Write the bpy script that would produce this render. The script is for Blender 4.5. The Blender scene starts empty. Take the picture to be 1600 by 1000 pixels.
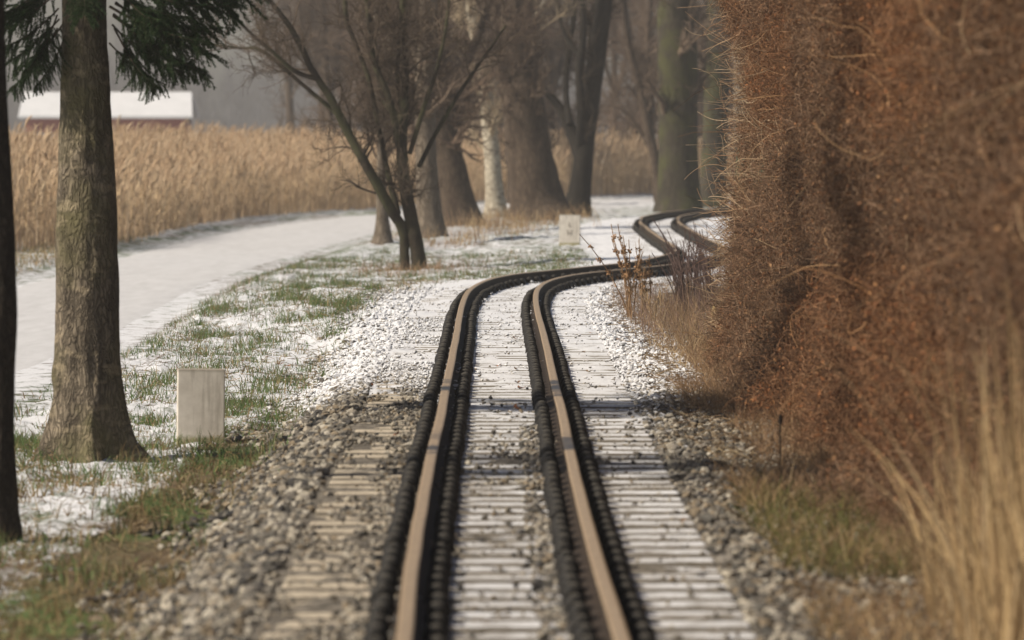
import bpy, math, random
import numpy as np

rng = np.random.default_rng(7)
random.seed(7)
COL = bpy.context.scene.collection
F = 9000.0                      # focal length in photo pixels (1600 px wide photo)
CZ = 1.62                       # camera height above the sleeper tops
TH = math.atan(292.0 / F)
ct, st = math.cos(TH), math.sin(TH)
V = lambda *a: np.array(a, float)


def at(px, py, d):
    """world point on the line of sight of a photo pixel at depth d"""
    a, b = (px - 800) / F, (500 - py) / F
    y = ct + b * st
    z = -st + b * ct
    return V(a * d / y, d, CZ + z * d / y)


def gp(px, py, z=0.0):
    a, b = (px - 800) / F, (500 - py) / F
    y = ct + b * st
    zz = -st + b * ct
    t = (z - CZ) / zz
    return V(a * t, y * t, z)


# ------------------------------------------------------------------ noise
_T = rng.random((256, 256))


def vnoise(x, y):
    x = np.asarray(x, float); y = np.asarray(y, float)
    xi = np.floor(x).astype(int); yi = np.floor(y).astype(int)
    fx = x - xi; fy = y - yi
    fx = fx * fx * (3 - 2 * fx); fy = fy * fy * (3 - 2 * fy)
    a = _T[xi & 255, yi & 255]; b = _T[(xi + 1) & 255, yi & 255]
    c = _T[xi & 255, (yi + 1) & 255]; d = _T[(xi + 1) & 255, (yi + 1) & 255]
    return (a * (1 - fx) + b * fx) * (1 - fy) + (c * (1 - fx) + d * fx) * fy


def fbm(x, y, o=4, g=0.5):
    s = 0; a = 1; n = 0
    for i in range(o):
        s = s + a * vnoise(x * 2 ** i + 17.3 * i, y * 2 ** i + 9.1 * i)
        n += a; a *= g
    return s / n


def sstep(a, b, x):
    t = np.clip((x - a) / (b - a), 0, 1)
    return t * t * (3 - 2 * t)


# ------------------------------------------------------------------ mesh helpers
def mesh_np(name, verts, faces, smooth=True, attrs=None):
    verts = np.asarray(verts, np.float32).reshape(-1, 3)
    faces = np.asarray(faces, np.int32)
    me = bpy.data.meshes.new(name)
    me.vertices.add(len(verts)); me.vertices.foreach_set('co', verts.ravel())
    k = faces.shape[1]
    me.loops.add(faces.size); me.loops.foreach_set('vertex_index', faces.ravel())
    me.polygons.add(len(faces))
    me.polygons.foreach_set('loop_start', np.arange(0, faces.size, k, dtype=np.int32))
    me.polygons.foreach_set('loop_total', np.full(len(faces), k, np.int32))
    me.polygons.foreach_set('use_smooth', np.full(len(faces), smooth, bool))
    me.update(calc_edges=True)
    for n, arr in (attrs or {}).items():
        arr = np.asarray(arr, np.float32)
        if arr.ndim == 1:
            at_ = me.attributes.new(n, 'FLOAT', 'POINT'); at_.data.foreach_set('value', arr)
        else:
            if arr.shape[1] == 3:
                arr = np.hstack([arr, np.ones((len(arr), 1), np.float32)])
            at_ = me.attributes.new(n, 'FLOAT_COLOR', 'POINT'); at_.data.foreach_set('color', arr.ravel())
    return me


def link(name, me, mat=None, parent=None, loc=None):
    o = bpy.data.objects.new(name, me)
    COL.objects.link(o)
    if mat is not None and me is not None and len(me.materials) == 0:
        me.materials.append(mat)
    if parent is not None:
        o.parent = parent
    if loc is not None:
        o.location = loc
    return o


def empty(name, loc, rz=0.0):
    o = bpy.data.objects.new(name, None)
    COL.objects.link(o); o.location = loc; o.rotation_euler = (0, 0, rz)
    o.empty_display_size = 0.1
    return o


def tag(o, label=None, cat=None, group=None, kind=None):
    if label: o['label'] = label
    if cat: o['category'] = cat
    if group: o['group'] = group
    if kind: o['kind'] = kind
    return o


def norm(a):
    return a / (np.linalg.norm(a, axis=-1, keepdims=True) + 1e-12)


def tubes(P, R, sides=3, cap=False):
    """P (N,K,3), R (N,K) -> verts, quads"""
    P = np.asarray(P, float); R = np.asarray(R, float)
    N, K, _ = P.shape
    T = norm(np.gradient(P, axis=1))
    m = np.abs(P[:, -1] - P[:, 0])
    ref = np.zeros((N, 3)); ref[np.arange(N), np.argmin(m, axis=1)] = 1
    n = norm(np.cross(T, ref[:, None, :])); b = np.cross(T, n)
    a = np.arange(sides) * 2 * np.pi / sides
    v = P[:, :, None, :] + R[:, :, None, None] * (np.cos(a)[None, None, :, None] * n[:, :, None, :] + np.sin(a)[None, None, :, None] * b[:, :, None, :])
    i = (np.arange(N)[:, None, None] * K + np.arange(K - 1)[None, :, None]) * sides
    s = np.arange(sides)[None, None, :]; s2 = (s + 1) % sides
    f = np.stack([i + s, i + s2, i + sides + s2, i + sides + s], -1).reshape(-1, 4)
    return v.reshape(-1, 3), f


def merge(parts):
    vs, fs, off = [], [], 0
    for v, f in parts:
        vs.append(v); fs.append(f + off); off += len(v)
    return np.vstack(vs), np.vstack(fs)


def crom(pts, n):
    """Catmull-Rom through rows of pts, n samples, any number of columns"""
    p = np.asarray(pts, float)
    p = np.vstack([2 * p[0] - p[1], p, 2 * p[-1] - p[-2]])
    m = len(p) - 3
    t = np.linspace(0, m - 1e-6, n); i = t.astype(int); u = (t - i)[:, None]
    a, b, c, d = p[i], p[i + 1], p[i + 2], p[i + 3]
    return 0.5 * (2 * b + (c - a) * u + (2 * a - 5 * b + 4 * c - d) * u ** 2 + (3 * b - a - 3 * c + d) * u ** 3)


def box(x0, x1, y0, y1, z0, z1):
    v = V([x0, y0, z0], [x1, y0, z0], [x1, y1, z0], [x0, y1, z0], [x0, y0, z1], [x1, y0, z1], [x1, y1, z1], [x0, y1, z1])
    f = np.array([[0, 3, 2, 1], [4, 5, 6, 7], [0, 1, 5, 4], [1, 2, 6, 5], [2, 3, 7, 6], [3, 0, 4, 7]])
    return v, f


def bevel(me, w, seg=2):
    import bmesh
    bm = bmesh.new(); bm.from_mesh(me)
    bmesh.ops.bevel(bm, geom=list(bm.edges), offset=w, segments=seg, profile=0.6, affect='EDGES')
    bm.to_mesh(me); bm.free()
    return me


def sprout(P, R, n, lr, ang, K=5, rf=0.55, rtip=0.003, up=0.1, wig=0.35, t0=0.25, t1=1.0, rmin=0.003):
    """n child branches out of the polylines P with radii R"""
    N, k, _ = P.shape
    L = np.linalg.norm(np.diff(P, axis=1), axis=2).sum(1)
    i = rng.choice(N, n, p=L / L.sum())
    t = rng.uniform(t0, t1, n) * (k - 1) * 0.9999
    j = t.astype(int); u = (t - j)[:, None]
    p = P[i, j] * (1 - u) + P[i, j + 1] * u
    r = R[i, j] * (1 - u[:, 0]) + R[i, j + 1] * u[:, 0]
    T = norm(P[i, j + 1] - P[i, j])
    pr = norm(np.cross(T, rng.normal(size=(n, 3))))
    a = np.radians(rng.uniform(ang[0], ang[1], n))[:, None]
    d = norm(T * np.cos(a) + pr * np.sin(a) + np.array([0, 0, up]))
    ln = rng.uniform(lr[0], lr[1], n) * (1.0 - 0.45 * t / (k - 1))
    Q = np.zeros((n, K, 3)); Q[:, 0] = p
    for q in range(1, K):
        Q[:, q] = Q[:, q - 1] + d * (ln / (K - 1))[:, None]
        d = norm(d + rng.normal(size=(n, 3)) * wig + np.array([0, 0, up * 0.5]))
    r0 = np.maximum(r * rf, rmin)
    RR = r0[:, None] * np.linspace(1, 0.0, K)[None, :] + np.minimum(rtip, r0)[:, None] * np.linspace(0, 1, K)[None, :]
    return Q, RR


# ------------------------------------------------------------------ materials
class NT:
    def __init__(s, name):
        s.m = bpy.data.materials.new(name); s.m.use_nodes = True
        s.t = s.m.node_tree; s.t.nodes.clear()
        s.out = s.n('ShaderNodeOutputMaterial'); s.p = s.n('ShaderNodeBsdfPrincipled')
        s.l(s.p.outputs[0], s.out.inputs[0])

    def n(s, typ, **k):
        nd = s.t.nodes.new(typ)
        for a, b in k.items():
            setattr(nd, a, b)
        return nd

    def l(s, a, b):
        s.t.links.new(a, b)

    def set(s, node, key, val):
        i = node.inputs[key]
        if hasattr(val, 'is_output') or isinstance(val, bpy.types.NodeSocket):
            s.l(val, i)
        else:
            i.default_value = val

    def pos(s):
        return s.n('ShaderNodeNewGeometry').outputs['Position']

    def objc(s):
        return s.n('ShaderNodeTexCoord').outputs['Object']

    def mapping(s, v, scale=(1, 1, 1)):
        m = s.n('ShaderNodeMapping'); s.l(v, m.inputs[0]); m.inputs['Scale'].default_value = scale
        return m.outputs[0]

    def noise(s, v, scale, detail=4, rough=0.6, dist=0.0):
        n = s.n('ShaderNodeTexNoise'); s.l(v, n.inputs['Vector'])
        n.inputs['Scale'].default_value = scale; n.inputs['Detail'].default_value = detail
        n.inputs['Roughness'].default_value = rough; n.inputs['Distortion'].default_value = dist
        return n.outputs[0]

    def voro(s, v, scale, feature='F1', out=0):
        n = s.n('ShaderNodeTexVoronoi', feature=feature); s.l(v, n.inputs['Vector'])
        n.inputs['Scale'].default_value = scale
        return n.outputs[out]

    def ramp(s, f, stops):
        r = s.n('ShaderNodeValToRGB'); s.l(f, r.inputs[0])
        e = r.color_ramp.elements
        while len(e) < len(stops): e.new(0.5)
        for i, (p, c) in enumerate(stops):
            e[i].position = p
            e[i].color = (c[0], c[1], c[2], 1) if hasattr(c, '__len__') else (c, c, c, 1)
        return r.outputs[0]

    def math(s, op, a, b=None, c=None, clamp=False):
        m = s.n('ShaderNodeMath', operation=op, use_clamp=clamp)
        for i, x in enumerate((a, b, c)):
            if x is not None: s.set(m, i, x)
        return m.outputs[0]

    def mix(s, f, a, b, mode='MIX'):
        m = s.n('ShaderNodeMix', data_type='RGBA', blend_type=mode)
        s.set(m, 0, f)
        for k, x in ((6, a), (7, b)):
            if isinstance(x, (tuple, list)): x = (x[0], x[1], x[2], 1)
            s.set(m, k, x)
        return m.outputs[2]

    def attr(s, name, out=2):
        a = s.n('ShaderNodeAttribute', attribute_name=name)
        return a.outputs[out]

    def bump(s, h, strength=0.5, dist=0.01):
        b = s.n('ShaderNodeBump'); s.l(h, b.inputs['Height'])
        b.inputs['Strength'].default_value = strength; b.inputs['Distance'].default_value = dist
        s.l(b.outputs[0], s.p.inputs['Normal'])

    def base(s, c, rough=0.8, spec=0.3):
        if isinstance(c, tuple): c = (c[0], c[1], c[2], 1)
        s.set(s.p, 'Base Color', c); s.set(s.p, 'Roughness', rough); s.set(s.p, 'Specular IOR Level', spec)
        return s.m


SNOW = (0.60, 0.61, 0.635)


def mat_attr(name, rough=0.75, trans=0.0, noise=0.0, spec=0.2):
    """colour of the thing itself held per strand in the 'col' attribute"""
    t = NT(name)
    c = t.attr('col', 0)
    if noise:
        n = t.noise(t.pos(), noise, 3)
        c = t.mix(1.0, c, t.ramp(n, [(0.3, 0.55), (0.7, 1.25)]), 'MULTIPLY')
    t.base(c, rough, spec)
    if trans:
        tr = t.n('ShaderNodeBsdfTranslucent'); t.set(tr, 'Color', c)
        mx = t.n('ShaderNodeMixShader'); mx.inputs[0].default_value = trans
        t.l(t.p.outputs[0], mx.inputs[1]); t.l(tr.outputs[0], mx.inputs[2]); t.l(mx.outputs[0], t.out.inputs[0])
    return t.m


def mat_bark(name, dark, light, sc=10, stretch=0.25, moss=None, bump=0.6, spots=None, sp=.85):
    t = NT(name)
    p = t.mapping(t.objc(), (1, 1, stretch))
    n1 = t.noise(p, sc, 6, 0.7, 0.4)
    pw = t.n('ShaderNodeVectorMath', operation='ADD'); t.l(p, pw.inputs[0])
    nz = t.n('ShaderNodeTexNoise'); t.l(p, nz.inputs['Vector']); nz.inputs['Scale'].default_value = sc * 1.5; nz.inputs['Detail'].default_value = 4
    sv_ = t.n('ShaderNodeVectorMath', operation='SCALE'); t.l(nz.outputs[1], sv_.inputs[0]); sv_.inputs['Scale'].default_value = .16
    t.l(sv_.outputs[0], pw.inputs[1])
    v = t.voro(pw.outputs[0], sc * 3.4, 'DISTANCE_TO_EDGE')
    n2 = t.noise(t.objc(), 1.7, 3)
    c = t.ramp(n1, [(0.3, dark), (0.7, light)])
    crack = t.ramp(v, [(0.0, 0.0), (0.25, 1.0)])
    c = t.mix(t.math('MULTIPLY', t.math('SUBTRACT', 1.0, crack), 0.6), c, tuple(x * 0.45 for x in dark))
    if moss:
        c = t.mix(t.ramp(n2, [(0.45, 0.0), (0.62, 0.8)]), c, moss)
    if spots:
        n3 = t.noise(t.mapping(t.objc(), (1, 1, 2.2)), 5, 4, 0.6)
        c = t.mix(t.ramp(n3, [(0.56, 0.0), (0.64, sp)]), c, spots)
    t.base(c, 0.9, 0.15)
    h = t.math('ADD', t.math('MULTIPLY', n1, 0.7), t.math('MULTIPLY', crack, 0.5))
    t.bump(h, bump, 0.02)
    return t.m


def mat_plain(name, c1, c2, sc=30, rough=0.8, bump=0.3, spec=0.3, metal=0.0, bd=0.004):
    t = NT(name)
    n = t.noise(t.objc(), sc, 5)
    t.base(t.ramp(n, [(0.3, c1), (0.7, c2)]), rough, spec)
    t.p.inputs['Metallic'].default_value = metal
    if bump: t.bump(n, bump, bd)
    return t.m


# ------------------------------------------------------------------ the track's line
LR = [(632, 1000), (640, 900), (657, 800), (676, 700), (691, 640), (697, 600), (706, 560), (714, 520), (717, 500), (720.5, 480),
      (727, 461), (735, 450), (752, 439), (784, 430), (832, 423.5), (905, 417.5), (976, 411), (1020, 402), (1046, 396), (1059, 389), (1050, 381),
      (1036, 374), (1016, 360), (1000, 347), (1003, 338), (1032, 332), (1066, 328.3), (1116, 326)]
L = np.array([gp(x, y, 0.12)[:2] for x, y in LR])
L = np.vstack([[-0.315, 2], [-0.316, 10], L, [5.0, 118.5], [6.6, 122.5], [8.5, 126]])
yy = L[:, 1]
ys = np.arange(3.0, 126, 0.25)
xs = np.interp(ys, yy, L[:, 0])
ker = np.hanning(21); ker /= ker.sum()
xsm = np.convolve(np.pad(xs, 10, 'edge'), ker, 'valid')
Lp = np.stack([xsm, ys], 1)
Tn = norm(np.gradient(Lp, axis=0)); Nn = np.stack([Tn[:, 1], -Tn[:, 0]], 1)       # to the right
CEN = Lp + Nn * 0.325
arc = np.concatenate([[0], np.cumsum(np.linalg.norm(np.diff(CEN, axis=0), axis=1))])


def cen(s):
    return np.stack([np.interp(s, arc, CEN[:, 0]), np.interp(s, arc, CEN[:, 1])], -1)


def heading(s):
    t = norm(cen(s + 0.3) - cen(s - 0.3))
    return np.arctan2(-t[..., 0], t[..., 1])          # rotation about z


def xc(y):
    return np.interp(y, CEN[:, 1], CEN[:, 0])


_cosh = np.interp
_hd = np.abs(Tn[:, 1])


def lat(x, y):
    """signed distance from the track's centre line"""
    return (x - xc(y)) * np.interp(y, CEN[:, 1], _hd)


# path edges
PL = np.array([[-6.5, 10], [-6.4, 40], [-6.3, 60], [-6.2, 72.5], [-6.0, 88.6], [-5.6, 107], [-4.7, 121], [-3.36, 131.5], [-1.2, 146], [1, 155], [3, 159], [9, 161], [25, 164]])
PR = np.array([[-3.75, 10], [-3.6, 35], [-3.56, 42], [-3.4, 50.7], [-3.5, 68], [-3.2, 79.4], [-2.5, 99], [-1.9, 112], [-0.9, 128], [0.8, 137], [3, 140], [9, 141], [25, 143]])
PLs, PRs = crom(PL, 520), crom(PR, 520)
_py = np.maximum.accumulate(PRs[:300, 1])


def path_mask(x, y):
    l = np.interp(y, np.maximum.accumulate(PLs[:, 1]), PLs[:, 0]); r = np.interp(y, np.maximum.accumulate(PRs[:, 1]), PRs[:, 0])
    return sstep(l - 0.5, l, x) * (1 - sstep(r, r + 0.5, x)) * (1 - sstep(128, 136, y)), x - r


def gheight(x, y, micro=True):
    s = lat(x, y)
    far = sstep(112, 122, y)
    drop = 0.25 - 0.09 * sstep(40, 62, y)
    left = sstep(-0.82, -1.5 - 2.6 * sstep(46, 60, y), s) * (-drop)
    right = sstep(0.85, 1.5, s) * (-0.05)
    h = -0.012 + 0.008 * np.maximum(sstep(30, 46, y), sstep(-.38, -.5, s)) + (left + right) * (1 - far) + far * (-0.20)
    pm, _ = path_mask(x, y)
    if micro:
        out = sstep(0.8, 1.1, np.abs(s))
        h = h + (fbm(x * 1.3, y * 0.9, 3) - 0.5) * 0.10 * sstep(1.4, 2.0, np.abs(s)) * (1 - pm)
        lump = (fbm(x * 9, y * 7, 3) - 0.45)
        h = h + lump * 0.055 * sstep(1.2, 1.9, np.abs(s)) * (1 - pm) + lump * 0.008 + (fbm(x * 5 + 2, y * 2.6, 3) - 0.5) * 0.042 * (1 - sstep(.9, 1.2, np.abs(s)))
        h = h + (vnoise(x * 31, y * 23) - 0.5) * 0.02 * out * (1 - pm)
    h = h * (1 - pm) + pm * (-0.225)
    return h


def snow_amount(x, y):
    """how much of the ground is under snow here, 0..1"""
    s = lat(x, y)
    a = 0.30 + 0.40 * sstep(24, 40, y)
    a = a - 0.40 * (1 - sstep(31, 40, y)) * sstep(-0.35, -0.6, s) * (1 - sstep(-1.5, -2.0, s) * 1.1)       # thawed left shoulder
    a = a + 0.28 * sstep(-1.5 + 0.5 * sstep(50, 64, y), -1.1 + 0.25 * sstep(50, 64, y), s) * (1 - sstep(1.2, 1.6, s)) * sstep(33, 42, y)
    a = a - 0.18 * sstep(0.8, 1.2, s) * (1 - sstep(30, 44, y))
    a = a - 0.35 * sstep(1.2, 1.6, s)
    a = a + 0.13 * sstep(-1.5, -1.9, s) * (1 - sstep(30, 36, y))
    a = a - 0.10 * sstep(-1.2, -1.6, s) * sstep(34, 40, y) - 0.07 * sstep(62, 78, y) * sstep(-.9, -1.3, s)
    return a


# ------------------------------------------------------------------ ground
def lines(dense0, dense1, step, lo, hi, g=1.12):
    a = list(np.arange(dense0, dense1, step))
    st_ = step; x = a[-1]
    while x < hi:
        st_ *= g; x += st_; a.append(x)
    st_ = step; x = a[0]; b = []
    while x > lo:
        st_ *= g; x -= st_; b.append(x)
    return np.array(b[::-1] + a)


gx = lines(-4.2, 2.2, 0.04, -160, 160, 1.14)
gy = lines(15.5, 66, 0.07, -30, 900, 1.035)
GX, GY = np.meshgrid(gx, gy)
GZ = gheight(GX, GY)
nx, ny = len(gx), len(gy)
idx = np.arange(nx * ny).reshape(ny, nx)
gf = np.stack([idx[:-1, :-1], idx[:-1, 1:], idx[1:, 1:], idx[1:, :-1]], -1).reshape(-1, 4)
S = lat(GX, GY)
pm, _ = path_mask(GX, GY)
wid = 1.0 - 0.5 * sstep(48, 62, GY) * (S < 0)
ball = (1 - sstep(1.25, 1.5, np.abs(S) / wid + (vnoise(GX * 4, GY * 2) - 0.5) * 0.5)) * (1 - sstep(112, 120, GY))
grass = sstep(0.40, 0.56, fbm(GX * 0.9 + 3, GY * 0.45, 4)) * sstep(-1.1, -1.5, S)
sn = snow_amount(GX, GY) - .06 * sstep(.02, .3, pm) * (1 - sstep(.9, .99, pm))
reedmask = sstep(-6.0, -7.0, GX + (GY - 95) * -0.03) * 0
gme = mesh_np('ground', np.stack([GX, GY, GZ], -1), gf, True,
              {'snow': sn.ravel(), 'ballast': ball.ravel(), 'green': grass.ravel()})


def mat_ground():
    t = NT('ground_snow_grass')
    p = t.pos()
    nf = t.noise(p, 30, 5, 0.7)
    nm = t.noise(t.mapping(p, (1, 0.55, 1)), 5, 5, 0.65)
    soil = t.ramp(nf, [(0.3, (0.045, 0.032, 0.02)), (0.55, (0.13, 0.095, 0.055)), (0.75, (0.22, 0.17, 0.10))])
    grs = t.ramp(nf, [(0.3, (0.03, 0.05, 0.015)), (0.7, (0.10, 0.13, 0.04))])
    grav = t.ramp(t.voro(p, 26, 'F1', 1), [(0.0, (0.04, 0.037, 0.03)), (0.5, (0.12, 0.105, 0.085)), (1.0, (0.25, 0.225, 0.185))])
    c = t.mix(t.attr('green'), soil, grs)
    c = t.mix(t.attr('ballast'), c, grav)
    f = t.math('ADD', t.math('MULTIPLY', nm, 0.75), t.math('MULTIPLY', nf, 0.45))           # 0.2..1.0
    f = t.math('ADD', t.math('SUBTRACT', f, 1.12), t.attr('snow'))
    f = t.ramp(t.math('ADD', f, 0.5), [(0.42, 0.0), (0.56, 1.0)])
    c = t.mix(f, c, SNOW)
    t.base(c, 0.85, 0.2)
    t.bump(t.math('ADD', nf, t.math('MULTIPLY', f, 0.4)), 0.6, 0.015)
    return t.m


ground = link('ground', gme, mat_ground())
tag(ground, kind='structure')

# path: a thin sheet lying on the ground
npth = len(PLs)
w = np.linspace(0, 1, 41)
PX = PLs[:, None, 0] * (1 - w) + PRs[:, None, 0] * w
PY = PLs[:, None, 1] * (1 - w) + PRs[:, None, 1] * w
edge = (np.abs(w - 0.5) * 2) ** 6
PX = PX + ((fbm(PX * 1.2, PY * 1.1, 4) - 0.5) * 0.5) * edge[None, :]
PZ = np.maximum(gheight(PX, PY), -0.30) + 0.012 - 0.05 * edge[None, :]
PZ = np.where(PY > 125, np.maximum(PZ, -0.24), PZ)
ii = np.arange(PX.size).reshape(PX.shape)
pf = np.stack([ii[:-1, :-1], ii[:-1, 1:], ii[1:, 1:], ii[1:, :-1]], -1).reshape(-1, 4)


def mat_path():
    t = NT('trodden_snow')
    p = t.pos()
    n1 = t.noise(t.mapping(p, (2.5, 0.35, 1)), 2.5, 5, 0.6)
    n2 = t.noise(p, 40, 4, 0.7)
    c = t.ramp(n1, [(0.3, (0.45, 0.45, 0.455)), (0.7, (0.54, 0.54, 0.55))])
    f = t.ramp(t.math('ADD', t.math('MULTIPLY', n1, 0.6), t.math('MULTIPLY', n2, 0.4)), [(0.28, 1.0), (0.36, 0.0)])
    c = t.mix(f, c, (0.33, 0.30, 0.26))
    t.base(c, 0.8, 0.25); t.bump(n2, 0.5, 0.01)
    return t.m


path = link('snowy_path', mesh_np('snowy_path', np.stack([PX, PY, PZ], -1), pf), mat_path())
tag(path, kind='structure')

# ------------------------------------------------------------------ rails
def mat_rail():
    t = NT('rusty_rail')
    n = t.noise(t.mapping(t.pos(), (1, 0.3, 1)), 60, 5, 0.7)
    t.base(t.ramp(n, [(0.3, (0.010, 0.007, 0.005)), (0.7, (0.04, 0.026, 0.016))]), 0.8, 0.3)
    t.bump(n, 0.4, 0.003)
    return t.m


def mat_railtop():
    t = NT('worn_rail_top')
    p = t.pos()
    n = t.noise(t.mapping(p, (6, 0.6, 1)), 9, 5, 0.65)
    t.base(t.ramp(n, [(0.3, (0.33, 0.23, 0.135)), (0.7, (0.47, 0.345, 0.21))]), 0.42, 0.5)
    t.p.inputs['Metallic'].default_value = 0.35
    t.bump(n, 0.15, 0.002)
    return t.m


def sweep(prof, side, s0, s1, step=0.25):
    ss = np.arange(s0, s1, step)
    c = cen(ss); hd = heading(ss)
    nr = np.stack([np.cos(hd), np.sin(hd)], 1)
    prof = np.asarray(prof)
    wob = (vnoise(ss * 0.9, side * 7 + 30 + ss * 0) - 0.5) * 0.003
    wz = (vnoise(ss * 0.35, side * 3 + 60 + ss * 0) - 0.5) * 0.008
    k = len(prof)
    v = np.zeros((len(ss), k, 3))
    off = side * 0.325 + wob
    v[:, :, :2] = c[:, None, :] + nr[:, None, :] * (off[:, None] + prof[None, :, 0])[:, :, None]
    v[:, :, 2] = prof[None, :, 1] + wz[:, None]
    i = np.arange(len(ss) - 1)[:, None] * k; j = np.arange(k)[None, :]; j2 = (j + 1) % k
    f = np.stack([i + j, i + j2, i + k + j2, i + k + j], -1).reshape(-1, 4)
    return v.reshape(-1, 3), f


BODY = [(-.05, .003), (.05, .003), (.05, .012), (.012, .026), (.009, .085), (.027, .094), (.029, .112), (-.029, .112), (-.027, .094), (-.009, .085), (-.012, .026), (-.05, .012)]
TOP = [(-.025, .1125), (.025, .1125), (.0245, .1165), (.017, .1195), (-.017, .1195), (-.0245, .1165)]
m_rail, m_top = mat_rail(), mat_railtop()
for side, lab in ((-1, 'left rusty rail of the narrow gauge track with worn copper brown top'),
                  (1, 'right rusty rail of the narrow gauge track, the one nearer the brown hedge')):
    r = link('rail', mesh_np('rail', *sweep(BODY, side, 8, arc[-1] - 1), smooth=False), m_rail)
    tag(r, lab, 'rail', 'rails of the narrow gauge track')
    link('running_surface', mesh_np('running_surface', *sweep(TOP, side, 8, arc[-1] - 1), smooth=False), m_top, r)


# sleepers with four black fastenings each
def mat_sleeper():
    t = NT('snowy_sleeper')
    p = t.pos()
    sx = t.n('ShaderNodeSeparateXYZ'); t.l(p, sx.inputs[0])
    n1 = t.noise(p, 9, 6, 0.7); n2 = t.noise(p, 45, 4, 0.7)
    conc = t.ramp(n2, [(0.3, (0.34, 0.29, 0.22)), (0.7, (0.52, 0.455, 0.355))])
    wet = t.ramp(n1, [(0.42, 1.0), (0.52, 0.0)])
    conc = t.mix(t.math('MULTIPLY', wet, 0.5), conc, (0.14, 0.12, 0.09))
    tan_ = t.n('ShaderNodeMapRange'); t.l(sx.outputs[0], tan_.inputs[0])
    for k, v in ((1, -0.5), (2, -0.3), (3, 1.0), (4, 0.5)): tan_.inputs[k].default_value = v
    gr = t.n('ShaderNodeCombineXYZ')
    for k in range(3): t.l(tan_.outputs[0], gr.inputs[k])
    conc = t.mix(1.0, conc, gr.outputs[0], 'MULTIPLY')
    # bare thawed left ends near the viewer: snow grows with x and with distance
    mr = t.n('ShaderNodeMapRange'); t.l(sx.outputs[0], mr.inputs[0])
    for k, v in ((1, -0.62), (2, -0.36), (3, -0.55), (4, 0.0)): mr.inputs[k].default_value = v
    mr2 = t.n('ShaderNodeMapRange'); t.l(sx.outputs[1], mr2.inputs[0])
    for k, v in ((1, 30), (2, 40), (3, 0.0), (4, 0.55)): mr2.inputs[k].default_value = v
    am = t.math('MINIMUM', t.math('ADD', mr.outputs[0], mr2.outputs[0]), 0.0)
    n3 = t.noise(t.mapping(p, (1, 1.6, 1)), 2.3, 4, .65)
    thin = t.math('MULTIPLY', t.math('SUBTRACT', mr2.outputs[0], .55), .16)  # near snow thinned so its colour carries the dim foreground shade
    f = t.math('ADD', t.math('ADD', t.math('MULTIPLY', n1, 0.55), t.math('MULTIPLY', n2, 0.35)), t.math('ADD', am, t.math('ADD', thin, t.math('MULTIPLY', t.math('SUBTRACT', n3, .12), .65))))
    nz = t.n('ShaderNodeSeparateXYZ'); t.l(t.n('ShaderNodeNewGeometry').outputs['Normal'], nz.inputs[0])
    f = t.math('MULTIPLY', t.ramp(f, [(0.47, 0.0), (0.68, 0.95)]), t.ramp(nz.outputs[2], [(0.5, 0.0), (0.8, 1.0)]))
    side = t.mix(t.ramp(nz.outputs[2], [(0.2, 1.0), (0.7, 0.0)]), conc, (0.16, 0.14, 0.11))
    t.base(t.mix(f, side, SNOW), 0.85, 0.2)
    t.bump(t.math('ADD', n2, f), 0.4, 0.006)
    return t.m


SP = 0.412
slm = bevel(mesh_np('railway_sleeper', *box(-0.80, 0.80, -0.108, 0.108, -0.12, 0.0), smooth=False), 0.012, 2)
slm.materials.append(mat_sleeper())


def clip_mesh():
    a = np.linspace(0, np.pi, 9)
    cx = 0.043 * np.sign(np.cos(a)) * np.abs(np.cos(a)) ** 0.9; cz = 0.074 * np.abs(np.sin(a)) ** 0.85
    prof = np.vstack([np.stack([cx, cz], 1)])
    ysr = [(-0.085, .66), (-0.082, .84), (-0.070, .97), (-0.04, 1.0), (0.0, 0.97), (0.04, 0.88), (0.07, .72), (0.08, .5)]
    v = np.array([[[x * k, y, 0.001 + z * k] for x, z in prof] for y, k in ysr])
    n, m = v.shape[:2]
    f = [[i * m + j, i * m + j + 1, (i + 1) * m + j + 1, (i + 1) * m + j] for i in range(n - 1) for j in range(m - 1)]
    vv = v.reshape(-1, 3).tolist()
    c0 = len(vv); vv += [[0, -0.085, 0.012], [0, 0.08, 0.012]]
    f += [[c0, j + 1, j, c0] for j in range(0)]
    for j in range(0, m - 1, 2):
        f.append([c0, j, j + 1, min(j + 2, m - 1)][:4]); f.append([c0 + 1, (n - 1) * m + min(j + 2, m - 1), (n - 1) * m + j + 1, (n - 1) * m + j])
    # base plate and bolt head
    parts = [(np.array(vv), np.array(f))]
    hx = np.arange(6) * np.pi / 3
    P = np.array([[[0, -0.0, 0.06], [0, 0.0, 0.071], [0, 0, 0.078]]]); R = np.array([[0.017, 0.017, 0.004]])
    return mesh_np('rail_clip', *merge(parts), smooth=True)


clm = clip_mesh()
def mat_clip():
    t = NT('black_iron')
    n = t.noise(t.pos(), 45, 4)
    z = t.n('ShaderNodeSeparateXYZ'); t.l(t.n('ShaderNodeNewGeometry').outputs['Normal'], z.inputs[0])
    iron = t.ramp(n, [(.3, (.006, .006, .006)), (.7, (.018, .016, .014))])
    crest_sheen = t.math('MULTIPLY', t.ramp(z.outputs[2], [(.72, 0.0), (.97, 1.0)]), t.ramp(n, [(.3, .35), (.6, 1.0)]))  # light on the crests painted as a paler dusty tone on upward faces
    t.base(t.mix(crest_sheen, iron, (.075, .068, .055)), .7, .22)
    return t.m


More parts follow.
